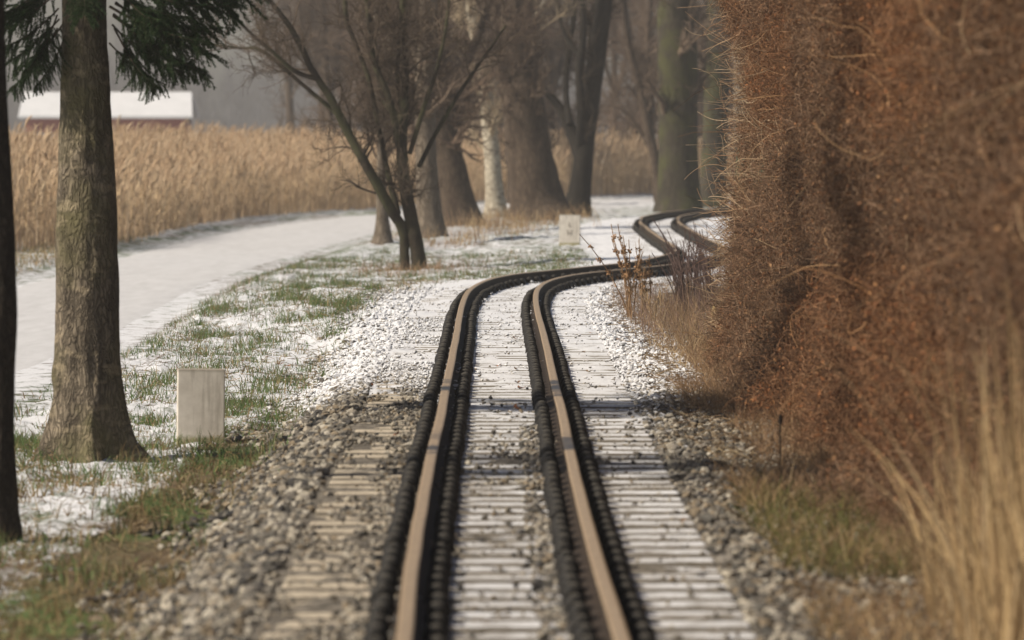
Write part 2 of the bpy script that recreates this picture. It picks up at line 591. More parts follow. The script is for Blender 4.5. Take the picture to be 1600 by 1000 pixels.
m_clip = mat_clip()
clm.materials.append(m_clip)
s = float(np.interp(13.6, CEN[:, 1], arc)); k = 0
s_end = float(np.interp(117, CEN[:, 1], arc))
while s < s_end:
    c = cen(np.array(s)); h = float(heading(np.array(s)))
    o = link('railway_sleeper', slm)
    o.location = (c[0], c[1], random.uniform(-.003, .002)); o.rotation_euler = (random.uniform(-.006, .006), random.uniform(-.003, .003), h + random.uniform(-.008, .008))
    tag(o, 'snow dusted concrete sleeper lying crosswise under both rails', 'sleeper', 'sleepers of the narrow gauge track')
    for off in (-.325 - .092, -.325 + .092, .325 - .092, .325 + .092):
        q = link('rail_clip', clm, None, o)
        q.location = (off + random.uniform(-.004, .004), random.uniform(-.01, .01), random.uniform(-.004, .003)); q.rotation_euler = (0, 0, random.uniform(-.1, .1))
    s += SP * random.uniform(0.97, 1.03)

# ------------------------------------------------------------------ ballast stones (stuff)
ICO = None
def ico():
    import bmesh
    bm = bmesh.new(); bmesh.ops.create_icosphere(bm, subdivisions=1, radius=1.0)
    v = np.array([x.co[:] for x in bm.verts]); bm.verts.index_update()
    f = np.array([[x.index for x in fc.verts] for fc in bm.faces]); bm.free()
    return v, f


IV, IF = ico()


def stones(xy, size, zoff=0.3):
    n = len(xy)
    k = rng.uniform(0.65, 1.35, (n, len(IV), 1))
    v = IV[None] * k * rng.uniform(0.6, 1.3, (n, 1, 3)) * np.array([1, 1, 0.75])
    a = rng.uniform(0, 6.28, n)
    tl = rng.uniform(-.6, .6, n)
    y2 = v[:, :, 1] * np.cos(tl)[:, None] - v[:, :, 2] * np.sin(tl)[:, None]; z2 = v[:, :, 1] * np.sin(tl)[:, None] + v[:, :, 2] * np.cos(tl)[:, None]
    v[:, :, 1] = y2; v[:, :, 2] = z2
    x2 = v[:, :, 0] * np.cos(a)[:, None] - v[:, :, 1] * np.sin(a)[:, None]; y2 = v[:, :, 0] * np.sin(a)[:, None] + v[:, :, 1] * np.cos(a)[:, None]
    v[:, :, 0] = x2; v[:, :, 1] = y2
    v *= size[:, None, None]
    z = gheight(xy[:, 0], xy[:, 1]) + size * zoff
    v += np.stack([xy[:, 0], xy[:, 1], z], -1)[:, None, :]
    f = IF[None] + (np.arange(n) * len(IV))[:, None, None]
    return v.reshape(-1, 3), f.reshape(-1, 3)


def scatter_stones():
    xs_, sz = [], []
    def add(n, y0, y1, s0, s1, z0, z1, p=1.0, dens=None):
        y = y0 + (y1 - y0) * rng.random(n) ** p
        s_ = rng.uniform(s0, s1, n)
        x = xc(y) + s_
        keep = np.ones(n, bool) if dens is None else rng.random(n) < dens(x, y, s_)
        xs_.append(np.stack([x, y], 1)[keep]); sz.append((z0 + (z1 - z0) * rng.random(n) ** 2.2)[keep])
    shoulder = lambda x, y, s_: sstep(-1.62, -1.3, s_ + (vnoise(x * 1.5, y * .6) - .5) * .5) * (1 - 0.75 * sstep(36, 50, y) * (vnoise(x * 2, y) > .35))
    add(30000, 15.5, 60, -1.8, -0.83, 0.009, 0.030, 1.25, shoulder)
    add(9000, 15.5, 50, -0.95, -0.45, 0.006, 0.017, 1.2, lambda x, y, s_: (fbm(x * 2, y * .8, 3) > .53) * 1.0)
    add(16000, 15.5, 60, 0.80, 1.55, 0.010, 0.028, 1.2)
    add(9000, 15.5, 66, -0.85, 0.85, 0.005, 0.015, 1.3, lambda x, y, s_: 0.25 + 0.5 * (fbm(x * 2 + 9, y * .9, 3) > .55))
    add(2200, 15.5, 40, -0.6, -0.22, 0.006, 0.02, 1.2)
    add(1300, 15.5, 30, -0.22, 0.22, 0.006, 0.017, 1.0, lambda x, y, s_: sstep(.45, .6, fbm(x * 3 + 1, y * 1.2 + 4, 3)))
    add(1500, 15.5, 32, 0.1, 0.25, 0.008, 0.02, 1.0)
    add(3000, 36, 66, 0.8, 1.9, 0.008, 0.022, 1.2, lambda x, y, s_: 0.6 + 0 * x)
    return np.vstack(xs_), np.concatenate(sz)


sxy, ssz = scatter_stones()
onsl = np.abs(lat(sxy[:, 0], sxy[:, 1])) < 0.8
sv, sf = stones(sxy, ssz, 0.35)
sv[:, 2] += np.repeat(np.where(onsl, 0.012, 0), len(IV))
pal = np.array([[.25, .22, .175], [.15, .135, .115], [.09, .085, .075], [.31, .28, .225], [.20, .16, .11], [.055, .052, .05], [.36, .33, .275], [.11, .10, .085]])
sc_ = pal[rng.integers(0, len(pal), len(ssz))] * rng.uniform(.75, 1.15, (len(ssz), 1))
ssn = snow_amount(sxy[:, 0], sxy[:, 1])


def mat_stone():
    t = NT('ballast_stone')
    n = t.noise(t.pos(), 60, 4)
    c = t.mix(1.0, t.attr('col', 0), t.ramp(n, [(0.3, 0.65), (0.7, 1.2)]), 'MULTIPLY')
    g = t.n('ShaderNodeNewGeometry'); z = t.n('ShaderNodeSeparateXYZ'); t.l(g.outputs['Normal'], z.inputs[0])
    n2 = t.noise(t.pos(), 14, 4, .7)
    f = t.math('ADD', t.math('MULTIPLY', z.outputs[2], 0.5), t.math('ADD', n2, t.attr('snow')))
    f = t.ramp(t.math('MULTIPLY', f, 0.5), [(0.70, 0.0), (0.79, 0.95)])
    t.base(t.mix(f, c, SNOW), 0.85, 0.25)
    t.bump(n, 0.4, 0.004)
    return t.m


st_me = mesh_np('ballast_stones', sv, sf, False, {'col': np.repeat(sc_, len(IV), 0), 'snow': np.repeat(ssn, len(IV))})
tag(link('ballast_stones', st_me, mat_stone()), 'grey and tan crushed stone ballast heaped along the track', kind='stuff')

# ------------------------------------------------------------------ blades (grass)
def blades(base, h, lean, wdt, K=3, droop=0.5):
    """flat tapering blades; base (n,3), h (n), lean (n,2) -> verts, tris/quads"""
    n = len(base)
    t = np.linspace(0, 1, K)
    P = np.zeros((n, K, 3))
    P[:, :, 2] = base[:, 2, None] + h[:, None] * (t - droop * np.hypot(lean[:, 0], lean[:, 1])[:, None] * t ** 2.2)
    for a in (0, 1):
        P[:, :, a] = base[:, a, None] + h[:, None] * lean[:, a, None] * t ** 1.7
    ang = rng.uniform(0, np.pi, n)
    side = np.stack([np.cos(ang), np.sin(ang) * 0.5, 0 * ang], 1)
    wv = wdt[:, None] * (1 - 0.85 * t ** 1.5)
    v = np.stack([P - side[:, None, :] * wv[:, :, None], P + side[:, None, :] * wv[:, :, None]], 2)
    i = (np.arange(n)[:, None] * K + np.arange(K - 1)[None, :]) * 2
    f = np.stack([i, i + 1, i + 3, i + 2], -1).reshape(-1, 4)
    return v.reshape(-1, 3), f, K * 2


m_grass = mat_attr('grass_blades', 0.7, 0.3)
m_straw = mat_attr('straw_blades', 0.75, 0.25)


def mixcol(pal, n, jit=.2):
    pal = np.array(pal)
    a = pal[rng.integers(0, len(pal), n)]
    return a * rng.uniform(1 - jit, 1 + jit, (n, 1))


def grass_field():
    n = 240000
    y = 16 + 66 * rng.random(n) ** 1.15
    x = rng.uniform(-4.6, 1.0, n)
    s_ = lat(x, y)
    pm_, dr = path_mask(x, y)
    clump = fbm(x * 1.7 + 5, y * 0.8 + 3, 3)
    clump2 = fbm(x * 5 + 1, y * 2.6, 2)
    d = sstep(.42, .62, clump) * .9 + sstep(.5, .7, clump2) * .7 + 0.10
    near = 1 - sstep(28, 38, y)
    d = d * (0.45 + 0.45 * near)
    edge_ = sstep(-1.15, -1.5, s_ + (vnoise(x * 2, y) - .5) * .4)
    keep = (rng.random(n) < d * edge_) & (pm_ < 0.75)
    x, y, clump, clump2, near = x[keep], y[keep], clump[keep], clump2[keep], near[keep]
    tx, ty = [], []
    spots = [(390, 545, 1), (455, 465, 1), (545, 497, 1.2), (585, 478, 1), (518, 538, 1), (250, 590, 1.1), (440, 645, 1), (330, 470, 1), (600, 400, 1.5), (470, 425, 1.4), (225, 600, 1), (360, 525, .8), (420, 590, .8)]
    P_ = [gp(a, b, -.2)[:2] for a, b, c in spots] + [np.array([rng.uniform(-3.3, -1.5), rng.uniform(28, 70)]) for _ in range(50)]
    for q in P_:
        k_ = int(rng.uniform(90, 240)); sr = rng.uniform(.06, .16)
        tx.append(q[0] + rng.normal(0, sr, k_)); ty.append(q[1] + rng.normal(0, sr * 2.2, k_))
    tx = np.concatenate(tx); ty = np.concatenate(ty)
    kk = (path_mask(tx, ty)[0] < .1) & (lat(tx, ty) < -1.1); tx, ty = tx[kk], ty[kk]
    x = np.concatenate([x, tx]); y = np.concatenate([y, ty]); o1 = np.ones(len(tx))
    clump = np.concatenate([clump, o1 * .7]); clump2 = np.concatenate([clump2, o1 * .8]); near = np.concatenate([near, o1 * 0])
    n = len(x)
    base = np.stack([x, y, gheight(x, y) - .004], 1)
    h = rng.uniform(.025, .09, n) * (0.8 + 1.0 * sstep(.5, .75, clump2)) * (1 + .25 * near)
    lean = rng.normal(0, .55, (n, 2))
    v, f, k = blades(base, h, lean, np.full(n, .0028) * rng.uniform(.8, 1.6, n), 3)
    green = mixcol([[.085, .14, .04], [.06, .11, .032], [.15, .19, .075], [.11, .15, .055]], n, .3)
    brown = mixcol([[.26, .19, .09], [.20, .14, .07], [.33, .26, .14], [.15, .10, .05]], n, .3)
    fr = np.clip(.22 + .35 * (1 - sstep(22, 30, y)) + .45 * near * sstep(.62, .45, fbm(x * .8 + 40, y * .35, 3)) + .25 * (clump < .5), 0, 1)
    c = np.where((rng.random(n) < fr)[:, None], brown, green)
    return mesh_np('grass', v, f, True, {'col': np.repeat(c, k, 0)})


tag(link('grass', grass_field(), m_grass), 'short green and brown grass poking through thin snow', kind='stuff')


def twig_litter():
    """dry stems lying over the verges"""
    n = 9000
    y = 16 + 50 * rng.random(n) ** 1.1
    left = rng.random(n) < .35
    x = np.where(left, xc(y) + rng.uniform(-2.9, -1.3, n), xc(y) + 1.0 + np.abs(rng.normal(0, .45, n)))
    z = gheight(x, y) + rng.uniform(.0, .03, n)
    a = rng.uniform(0, 6.28, n); ln = rng.uniform(.03, .16, n)
    d = np.stack([np.cos(a), np.sin(a), rng.normal(.05, .2, n)], 1)
    P = np.stack([x, y, z], 1)[:, None, :] + d[:, None, :] * (ln[:, None] * np.linspace(0, 1, 4)[None])[:, :, None] + rng.normal(0, .006, (n, 4, 3))
    v, f = tubes(P, np.full((n, 4), 1) * rng.uniform(.0012, .003, (n, 1)), 3)
    c = mixcol([[.28, .19, .10], [.18, .12, .07], [.36, .28, .17], [.12, .08, .05]], n)
    return mesh_np('dry_litter', v, f, True, {'col': np.repeat(c, 12, 0)})


tag(link('dry_litter', twig_litter(), m_straw), 'dry stems and bits strewn over both verges', kind='stuff')


# ------------------------------------------------------------------ fallen leaves
def leaf_mesh(seed):
    r = np.random.default_rng(seed)
    n = 14
    a = np.linspace(0, 2 * np.pi, n, endpoint=False)
    rad = (0.75 + 0.25 * np.cos(2 * a)) * (1 + .16 * np.sign(np.sin(5 * a + r.random() * 6)) * r.uniform(.5, 1, n))
    x, y = rad * np.cos(a), .62 * rad * np.sin(a)
    z = .35 * x * x + .5 * y * y + .12 * r.normal(size=n)
    v = np.vstack([[[0, 0, 0]], np.stack([x * .55, y * .55, z * .25], 1), np.stack([x, y, z], 1)])
    f = []
    for i in range(n):
        j = (i + 1) % n
        f += [[0, 1 + i, 1 + j], [1 + i, 1 + n + i, 1 + n + j], [1 + i, 1 + n + j, 1 + j]]
    return mesh_np('fallen_leaf', v, f, True)


m_leaf = []
for c1, c2 in (((.16, .06, .025), (.30, .12, .05)), ((.10, .055, .03), (.2, .12, .07)), ((.38, .24, .07), (.5, .33, .12))):
    m_leaf.append(mat_plain('dead_leaf', c1, c2, 3, .7, .2))
LEAVES = [(807, 639, .038, 0, 'rust brown curled leaf lying between the rails, nearest on the snow', 0), (815, 607, .030, 0, 'small rust leaf between the rails just behind the nearest one', 0),
          (806, 577, .022, 1, 'pale brown leaf stuck upright in the snow between the rails', 0), (744, 519, .026, 1, 'tan leaf leaning on the left rail\'s inner clips', 0),
          (580, 603, .036, 0, 'dark red leaf on the ballast left of the track', 0), (434, 570, .04, 1, 'brown leaf under snow in the grass between path and track', 0),
          (449, 573, .034, 0, 'rust leaf beside the snow capped brown leaf in the grass', 0), (923, 521, .018, 0, 'small orange leaf on the snow right of the right rail', 0),
          (842, 567, .020, 2, 'yellow leaf caught against the inner side of the right rail', 0), (385, 836, .036, 0, 'orange leaf at the edge of the grass beside the left ballast', 0),
          (620, 680, .03, 0, 'orange brown leaf on the left sleeper ends beside the black clips', 0), (1108, 520, .02, 2, 'yellowish leaf below the broken wooden stump', 0)]
LG = 'fallen leaves scattered on the track'
for k, (px, py, sz_, mi, lab, _) in enumerate(LEAVES):
    g = gp(px, py, 0.0)
    for _i in range(6):
        g = gp(px, py, max(float(gheight(g[0], g[1])), -0.004 if abs(lat(g[0], g[1])) < .8 else -9) + .006)
    me = leaf_mesh(k + 3)
    o = link('fallen_leaf', me, m_leaf[mi], None, (g[0], g[1], g[2] + .004))
    o.scale = (sz_, sz_, sz_); o.rotation_euler = (random.uniform(-.5, .2), random.uniform(-.4, .4), random.uniform(0, 6))
    tag(o, lab, 'leaf', LG)
lm = [leaf_mesh(50 + i) for i in range(4)]
for i, m in enumerate(lm): m.materials.append(m_leaf[i % 2])
for k in range(46):
    y = 18 + 38 * random.random(); x = float(xc(y)) + random.choice((random.uniform(-1.9, -.5), random.uniform(-.3, .3), random.uniform(.45, 1.4)))
    o = link('fallen_leaf', lm[k % 4], None, None, (x, y, max(float(gheight(x, y)), -.002 if abs(lat(x, y)) < .8 else -9) + .008))
    q = random.uniform(.012, .026); o.scale = (q, q, q); o.rotation_euler = (random.uniform(-.5, .5), random.uniform(-.4, .4), random.uniform(0, 6))
    tag(o, 'tiny withered brown leaf scattered on the ballast or sleepers', 'leaf', LG)


# ------------------------------------------------------------------ marker stones
def mat_marker():
    t = NT('whitewashed_stone')
    p = t.objc()
    n = t.noise(p, 14, 5); st_ = t.noise(t.mapping(p, (26, 26, 1.6)), 1.0, 5, .65)
    c = t.ramp(n, [(0.3, (.50, .46, .40)), (0.7, (.66, .62, .55))])
    c = t.mix(t.ramp(st_, [(.52, 0.0), (.66, .55)]), c, (.27, .24, .20))
    sx = t.n('ShaderNodeSeparateXYZ'); t.l(p, sx.inputs[0])
    # grimy top edge and mossy foot of the stone
    top = t.ramp(t.math('ADD', sx.outputs[2], t.math('MULTIPLY', n, .03)), [(.45, 0.0), (.47, .75)])
    c = t.mix(top, c, (.16, .135, .10))
    ft = t.ramp(t.math('ADD', sx.outputs[2], t.math('MULTIPLY', n, -.06)), [(.0, .8), (.03, 0.0)])
    c = t.mix(ft, c, (.22, .2, .08))
    t.base(c, .8, .25); t.bump(n, .25, .004)
    return t.m


m_marker = mat_marker()
m_mark = mat_plain('worn_paint', (.28, .25, .21), (.40, .36, .31), 20)


def marker(px, py, d_w, lab, zrot, marks):
    g = gp(px, py, -.26)
    for _i in range(6):
        g = gp(px, py, float(gheight(g[0], g[1], False)))
    w_ = d_w / 2
    o = link('marker_stone', bevel(mesh_np('marker_stone', *box(-w_, w_, -.055, .055, -.12, .455), smooth=False), .008, 3), m_marker, None, (g[0], g[1], g[2]))
    o.rotation_euler = (0.0, 0.012, zrot)
    tag(o, lab, 'marker stone', 'low white stones beside the track')
    if marks:
        def stroke(x0, z0, x1, z1):
            d = np.array([x1 - x0, z1 - z0]); d = d / np.linalg.norm(d); nn = np.array([-d[1], d[0]]) * .007
            q = [(x0 - nn[0], z0 - nn[1]), (x1 - nn[0], z1 - nn[1]), (x1 + nn[0], z1 + nn[1]), (x0 + nn[0], z0 + nn[1])]
            v = np.array([[x, -.0585, z] for x, z in q] + [[x, -.054, z] for x, z in q])
            return v, np.array([[0, 1, 2, 3], [0, 4, 5, 1], [1, 5, 6, 2], [2, 6, 7, 3], [3, 7, 4, 0]])
        a = [stroke(-.012, .345, -.012, .285), stroke(-.012, .285, .022, .285)]
        b = [stroke(-.03, .235, -.022, .15), stroke(.03, .235, .022, .15), stroke(-.027, .19, .027, .19)]
        link('painted_letter', mesh_np('painted_letter', *merge(a), smooth=False), m_mark, o)
        link('painted_letter', mesh_np('painted_letter', *merge(b), smooth=False), m_mark, o)
    return o


marker(313, 694, .285, 'large blank whitish marker stone beside the spruce trunk, nearer one', 0.10, False)
marker(890, 384, .305, 'far small marker stone with faint letters, left of the bend in the track', -0.05, True)

# ------------------------------------------------------------------ trees
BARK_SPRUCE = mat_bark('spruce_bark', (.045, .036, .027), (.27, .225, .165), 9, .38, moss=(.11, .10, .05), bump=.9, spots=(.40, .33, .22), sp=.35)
BARK_SHADESPRUCE = mat_bark('shaded_spruce_bark', (.02, .016, .012), (.075, .06, .045), 9, .38, bump=.9)  # spruce bark again, with the trunk's shade put into its colours
BARK_BUSH = mat_bark('shrub_bark', (.022, .018, .013), (.075, .06, .042), 14, .3, moss=(.07, .07, .035))
BARK_GREY = mat_bark('grey_bark', (.09, .072, .055), (.23, .19, .145), 5, .25)
BARK_BROWN = mat_bark('brown_bark', (.045, .032, .024), (.13, .098, .07), 5, .25)
BARK_BIRCH = mat_bark('birch_bark', (.36, .32, .25), (.52, .47, .37), 3, .6, spots=(.08, .065, .05), bump=.2)
BARK_DARK = mat_bark('dark_bark', (.010, .009, .008), (.035, .03, .024), 6, .25)
BARK_MOSS = mat_bark('mossy_bark', (.03, .026, .02), (.085, .072, .052), 6, .18, moss=(.06, .062, .025))
TWIG = {}


def twig_mat(name, a, b):
    t = NT(name)
    n = t.noise(t.pos(), .9, 3)
    t.base(t.ramp(n, [(.35, a), (.65, b)]), .85, .15)
    return t.m


TW_BROWN = twig_mat('brown_twigs', (.075, .055, .04), (.15, .11, .08))
TW_PALE = twig_mat('pale_twigs', (.24, .19, .13), (.36, .29, .20))
TW_DARK = twig_mat('dark_twigs', (.025, .019, .014), (.06, .046, .034))
TW_SHRUB = twig_mat('shrub_twigs', (.05, .038, .028), (.12, .09, .065))
TW_RED = twig_mat('reddish_twigs', (.09, .062, .045), (.17, .12, .085))


def limb(pts, d, K=18, wob=.0):
    """pts: (px, py, width_px[, depth offset]) -> polyline and radii in world space"""
    q = []
    for p in pts:
        dd = d + (p[3] if len(p) > 3 else 0)
        w_ = at(p[0], p[1], dd)
        q.append([*w_, p[2] / 2 * dd / F])
    q = crom(q, K)
    return q[:, :3], np.maximum(q[:, 3], .002)


def relief(v, f, P, R, amp, sides):
    """push the bark of a limb in and out so that its outline is uneven"""
    K = len(P)
    v = v.reshape(K, sides, 3)
    dirs = norm(v - P[:, None, :])
    a = np.arange(sides)[None, :] * (2 * np.pi / sides)
    z = P[:, 2][:, None]
    n = fbm(np.cos(a) * 1.6 + 20 + 0 * z, np.sin(a) * 1.6 + z * 2.2, 4) - .5
    n2 = vnoise(a * 6 + 0 * z, z * 9) - .5
    return (v + dirs * (n * 2.0 + n2 * .5)[:, :, None] * amp * R[:, None, None]).reshape(-1, 3), f


def tree(name, label, cat, group, d, base_px, limbs, bark, twig, levels, sides=14, amp=.10, kids=None, seed=1, baseflare=1.35):
    """limbs: list of pixel paths (first is the trunk); levels: list of dict for sprout"""
    global rng
    keep = rng; rng = np.random.default_rng(seed)
    g = at(base_px[0], base_px[1], d)
    g[2] = float(gheight(g[0], g[1], False))
    root = empty(name, g)
    tag(root, label, cat, group)
    PP, RR = [], []
    for li, pts in enumerate(limbs):
        K = 40 if li == 0 else 20
        P, R = limb(pts, d, K)
        if li == 0:
            zz = np.clip((P[:, 2] - g[2]) / .7, 0, 1)
            R = R * (1 + (baseflare - 1) * (1 - zz) ** 2)
            P[0, 2] = min(P[0, 2], g[2] - .15)
        v, f = tubes(P[None], R[None], sides)
        v, f = relief(v, f, P, R, amp, sides)
        link('trunk' if li == 0 else 'limb', mesh_np('trunk' if li == 0 else 'limb', v - g, f), bark, root)
        PP.append(crom(np.hstack([P, R[:, None]]), 20)); 
    A = np.stack(PP); P, R = A[:, :, :3], A[:, :, 3]
    parts = []
    for lv in levels:
        lv = dict(lv)
        P, R = sprout(P, R, **lv)
        parts.append(tubes(P, R, 4 if lv.get('rmin', 0) > .006 else 3))
    if parts:
        v, f = merge(parts)
        link('crown', mesh_np('crown', v - g, f), twig, root)
    rng = keep
    return root


def LV(n1, n2, n3, l1=(1.0, 2.2), l2=(.5, 1.2), l3=(.2, .6), up=.15, t0=.35, r=.004, a=(30, 70), w=.28):
    return [dict(n=n1, lr=l1, ang=a, K=7, rf=.3, up=up, wig=w * .8, t0=t0, rmin=r * 3, rtip=r * 1.6),
            dict(n=n2, lr=l2, ang=(25, 65), K=6, rf=.6, up=up, wig=w, t0=.15, rmin=r * 1.6, rtip=r),
            dict(n=n3, lr=l3, ang=(25, 70), K=5, rf=.6, up=up * .6, wig=w * 1.15, t0=.1, rmin=r, rtip=r * .7)]


# multi stemmed bare shrub tree by the path
D = 73.8
tree('bare_shrub', 'multi stemmed bare dark shrub tree leaning left over the path', 'shrub', None, D, (645, 432),
     [[(656, 445, 25), (655, 415, 23), (648, 370, 22), (634, 300, 20), (628, 240, 18), (630, 180, 16), (633, 120, 13, .2), (630, 40, 13, .3), (632, -60, 9, .4), (640, -160, 4, .5)],
      [(634, 440, 17), (632, 400, 15), (630, 360, 16), (612, 330, 16, -.1), (590, 290, 16, -.2), (565, 245, 15, -.3), (540, 200, 14, -.3), (515, 150, 12, -.4), (487, 110, 10, -.4), (462, 55, 9, -.5), (425, 5, 7, -.5), (380, -50, 4, -.6)],
      [(622, 335, 10), (606, 270, 9, .1), (598, 230, 8, .1), (590, 190, 7, .2), (575, 120, 7, .3), (552, 60, 7, .3), (541, 30, 8, .3), (538, -30, 6, .4)],
      [(631, 265, 11), (610, 160, 10, -.2), (585, 100, 9, -.2), (578, 45, 8, -.2), (572, 0, 7, -.2), (560, -60, 4, -.2)],
      [(626, 185, 11), (600, 155, 9, .2), (585, 70, 8, .2), (577, 10, 7, .2), (570, -50, 4, .2)],
      [(640, 240, 8), (665, 160, 7, -.2), (682, 110, 6, -.3), (697, 40, 5, -.4), (705, -40, 3, -.4)],
      [(628, 190, 8), (621, 110, 7, .3), (629, 20, 6, .3), (626, -60, 3, .3)],
      [(500, 125, 8, -.4), (462, 112, 7, -.5), (430, 85, 6, -.6), (395, 55, 5, -.6), (360, 20, 3, -.7)],
      [(535, 185, 8, -.3), (470, 130, 6, -.2), (410, 80, 6, -.1), (375, 75, 4, 0), (320, 68, 2.5, .1)],
      [(655, 260, 8), (680, 210, 7, .3), (715, 150, 6, .4), (745, 105, 5, .5), (790, 40, 3, .6)],
      ],
     BARK_BUSH, TW_SHRUB, LV(110, 800, 4200, (.45, 1.3), (.25, .75), (.12, .42), .10, .25, .0032, (30, 75), .3), 12, .10, seed=11, baseflare=1.1)

TG = 'bare trees beside the bend'
tree('bare_tree', 'pale slender trunk directly behind the left stems of the dark shrub', 'tree', TG, 92, (600, 385),
     [[(597, 392, 34), (598, 360, 22), (596, 300, 16), (596, 220, 14), (592, 150, 13), (588, 60, 11), (590, -60, 8), (594, -200, 4)]],
     BARK_GREY, TW_BROWN, LV(40, 500, 3000, (.6, 1.6), (.3, .8), (.15, .45), .25, .35, .004), 10, seed=21)
tree('bare_tree', 'grey trunk standing just right of the dark shrub', 'tree', TG, 98, (672, 376),
     [[(672, 382, 50), (670, 340, 40), (666, 250, 34), (664, 150, 32), (668, 60, 30), (670, -60, 24), (672, -250, 12)],
      [(664, 170, 16), (650, 90, 13, .5), (640, 0, 10, .8), (625, -100, 6, 1)]],
     BARK_GREY, TW_BROWN, LV(50, 620, 3800, (.8, 2), (.4, 1), (.2, .5), .15, .3, .004), 12, seed=22)
tree('bare_tree', 'thick brown trunk leaning left, between the grey trunk and the white birch', 'tree', TG, 111, (718, 355),
     [[(722, 362, 62), (716, 330, 56), (704, 270, 52), (692, 210, 50), (684, 150, 46), (676, 60, 40), (668, -60, 30), (655, -250, 14)],
      [(694, 200, 22), (712, 130, 18, .5), (745, 60, 13, .8), (770, -20, 8, 1), (790, -120, 4, 1)]],
     BARK_BROWN, TW_RED, LV(60, 700, 4200, (.9, 2.2), (.4, 1.1), (.2, .55), .15, .3, .0045), 14, seed=23)
tree('birch_tree', 'white barked birch with sunlit slender trunk among the brown trunks', 'tree', TG, 124, (775, 340),
     [[(776, 350, 36), (774, 320, 30), (770, 260, 26), (764, 190, 24), (757, 130, 20), (748, 80, 18), (738, 30, 16), (730, -60, 12), (722, -220, 6)],
      [(762, 170, 10), (780, 110, 8, .4), (800, 50, 7, .6), (830, -20, 5, .8), (850, -100, 3, .9)],
      [(760, 150, 9), (800, 80, 7, -.4), (845, 10, 5, -.6), (880, -60, 3, -.8)]],
     BARK_BIRCH, TW_PALE, LV(46, 480, 2600, (.9, 2.3), (.5, 1.2), (.25, .6), .35, .25, .0045), 12, .05, seed=24)
tree('bare_tree', 'broadest rough brown trunk wrapped in twigs, right of the white birch', 'tree', TG, 119, (842, 345),
     [[(846, 356, 92), (840, 320, 82), (830, 260, 76), (822, 200, 70), (815, 140, 62), (808, 70, 52), (800, -40, 40), (790, -230, 18)],
      [(806, 120, 26), (780, 40, 20, .5), (762, -60, 13, .8)]],
     BARK_BROWN, TW_BROWN, LV(110, 1200, 6500, (.4, 1.5), (.3, .9), (.15, .5), .3, .2, .0045, (20, 50)), 16, .14, seed=25)
tree('bare_tree', 'dark forked tree leaning right with a crooked left fork', 'tree', TG, 126, (905, 335),
     [[(898, 345, 46), (904, 310, 36), (910, 260, 32), (917, 200, 30), (925, 140, 29), (934, 80, 28), (943, 10, 26), (952, -80, 20), (962, -240, 8)],
      [(908, 250, 22), (893, 205, 20, .3), (872, 165, 14, .4), (850, 140, 10, .4), (838, 110, 8, .5), (834, 60, 6, .5), (822, 0, 4, .6)],
      [(906, 240, 18), (908, 180, 15, -.3), (905, 110, 13, -.3), (912, 50, 10, -.3), (908, -20, 7, -.3), (905, -100, 4, -.4)],
      [(890, 195, 11), (884, 140, 10, .6), (890, 70, 10, .6), (898, 10, 8, .6), (895, -60, 5, .6)],
      [(908, 90, 9, -.3), (885, 60, 7, -.1), (873, 20, 5, .1), (868, -40, 3, .2)]],
     BARK_DARK, TW_DARK, LV(34, 330, 1900, (.6, 1.8), (.4, 1), (.2, .5), .2, .3, .004), 12, seed=26)
tree('poplar_tree', 'massive straight dark mossy trunk where the track bends out of sight', 'tree', TG, 134, (1062, 330),
     [[(1060, 338, 74), (1060, 300, 66), (1060, 220, 62), (1059, 120, 62), (1058, 20, 62), (1056, -100, 52), (1052, -330, 26)]],
     BARK_MOSS, TW_BROWN, LV(24, 240, 1500, (.8, 2.4), (.5, 1.2), (.2, .6), .2, .35, .0045), 18, .07, seed=27, baseflare=1.15)
tree('poplar_tree', 'mossy green sided trunk just right of the massive dark trunk', 'tree', TG, 141, (1116, 328),
     [[(1112, 336, 46), (1114, 300, 42), (1117, 220, 40), (1120, 120, 40), (1124, 20, 38), (1128, -100, 32), (1134, -300, 16)]],
     BARK_MOSS, TW_BROWN, LV(16, 160, 1000, (.8, 2.2), (.5, 1.2), (.2, .6), .2, .4, .0045), 14, .07, seed=28, baseflare=1.15)
tree('bare_tree', 'pale grey brown trunk half hidden behind the end of the hedge', 'tree', TG, 128, (1164, 334),
     [[(1164, 340, 36), (1163, 300, 32), (1161, 200, 30), (1160, 100, 28), (1158, 0, 26), (1156, -120, 20), (1150, -300, 10)]],
     BARK_GREY, TW_BROWN, LV(16, 160, 1000, (.8, 2.2), (.5, 1.2), (.2, .6), .2, .4, .0045), 12, .07, seed=29)
tree('bare_tree', 'thin leaning brown tree in front of the reeds, left of the massive dark trunk', 'tree', TG, 152, (1030, 312),
     [[(1034, 318, 20), (1026, 260, 17), (1012, 200, 15), (1000, 140, 13), (984, 80, 11), (975, 20, 9), (968, -80, 5)],
      [(1014, 210, 9), (1018, 150, 8, .3), (1012, 80, 6, .4), (1016, 0, 4, .5)],
      [(1022, 240, 8), (990, 190, 6, .3), (965, 165, 4, .4)]],
     BARK_BROWN, TW_BROWN, LV(26, 300, 1700, (.6, 1.8), (.4, 1), (.2, .5), .2, .2, .005), 10, seed=30)
tree('bare_tree', 'slim tree with fine brown twigs between the birch and broad trunk', 'tree', TG, 146, (800, 325),
     [[(802, 332, 18), (800, 270, 15), (806, 200, 13), (802, 120, 11), (810, 40, 9), (806, -80, 5)],
      [(804, 190, 8), (825, 110, 7, .3), (838, 40, 5, .4), (850, -40, 3, .5)]],
     BARK_BROWN, TW_BROWN, LV(36, 420, 2600, (.6, 1.8), (.4, 1), (.2, .5), .25, .15, .005), 10, seed=31)

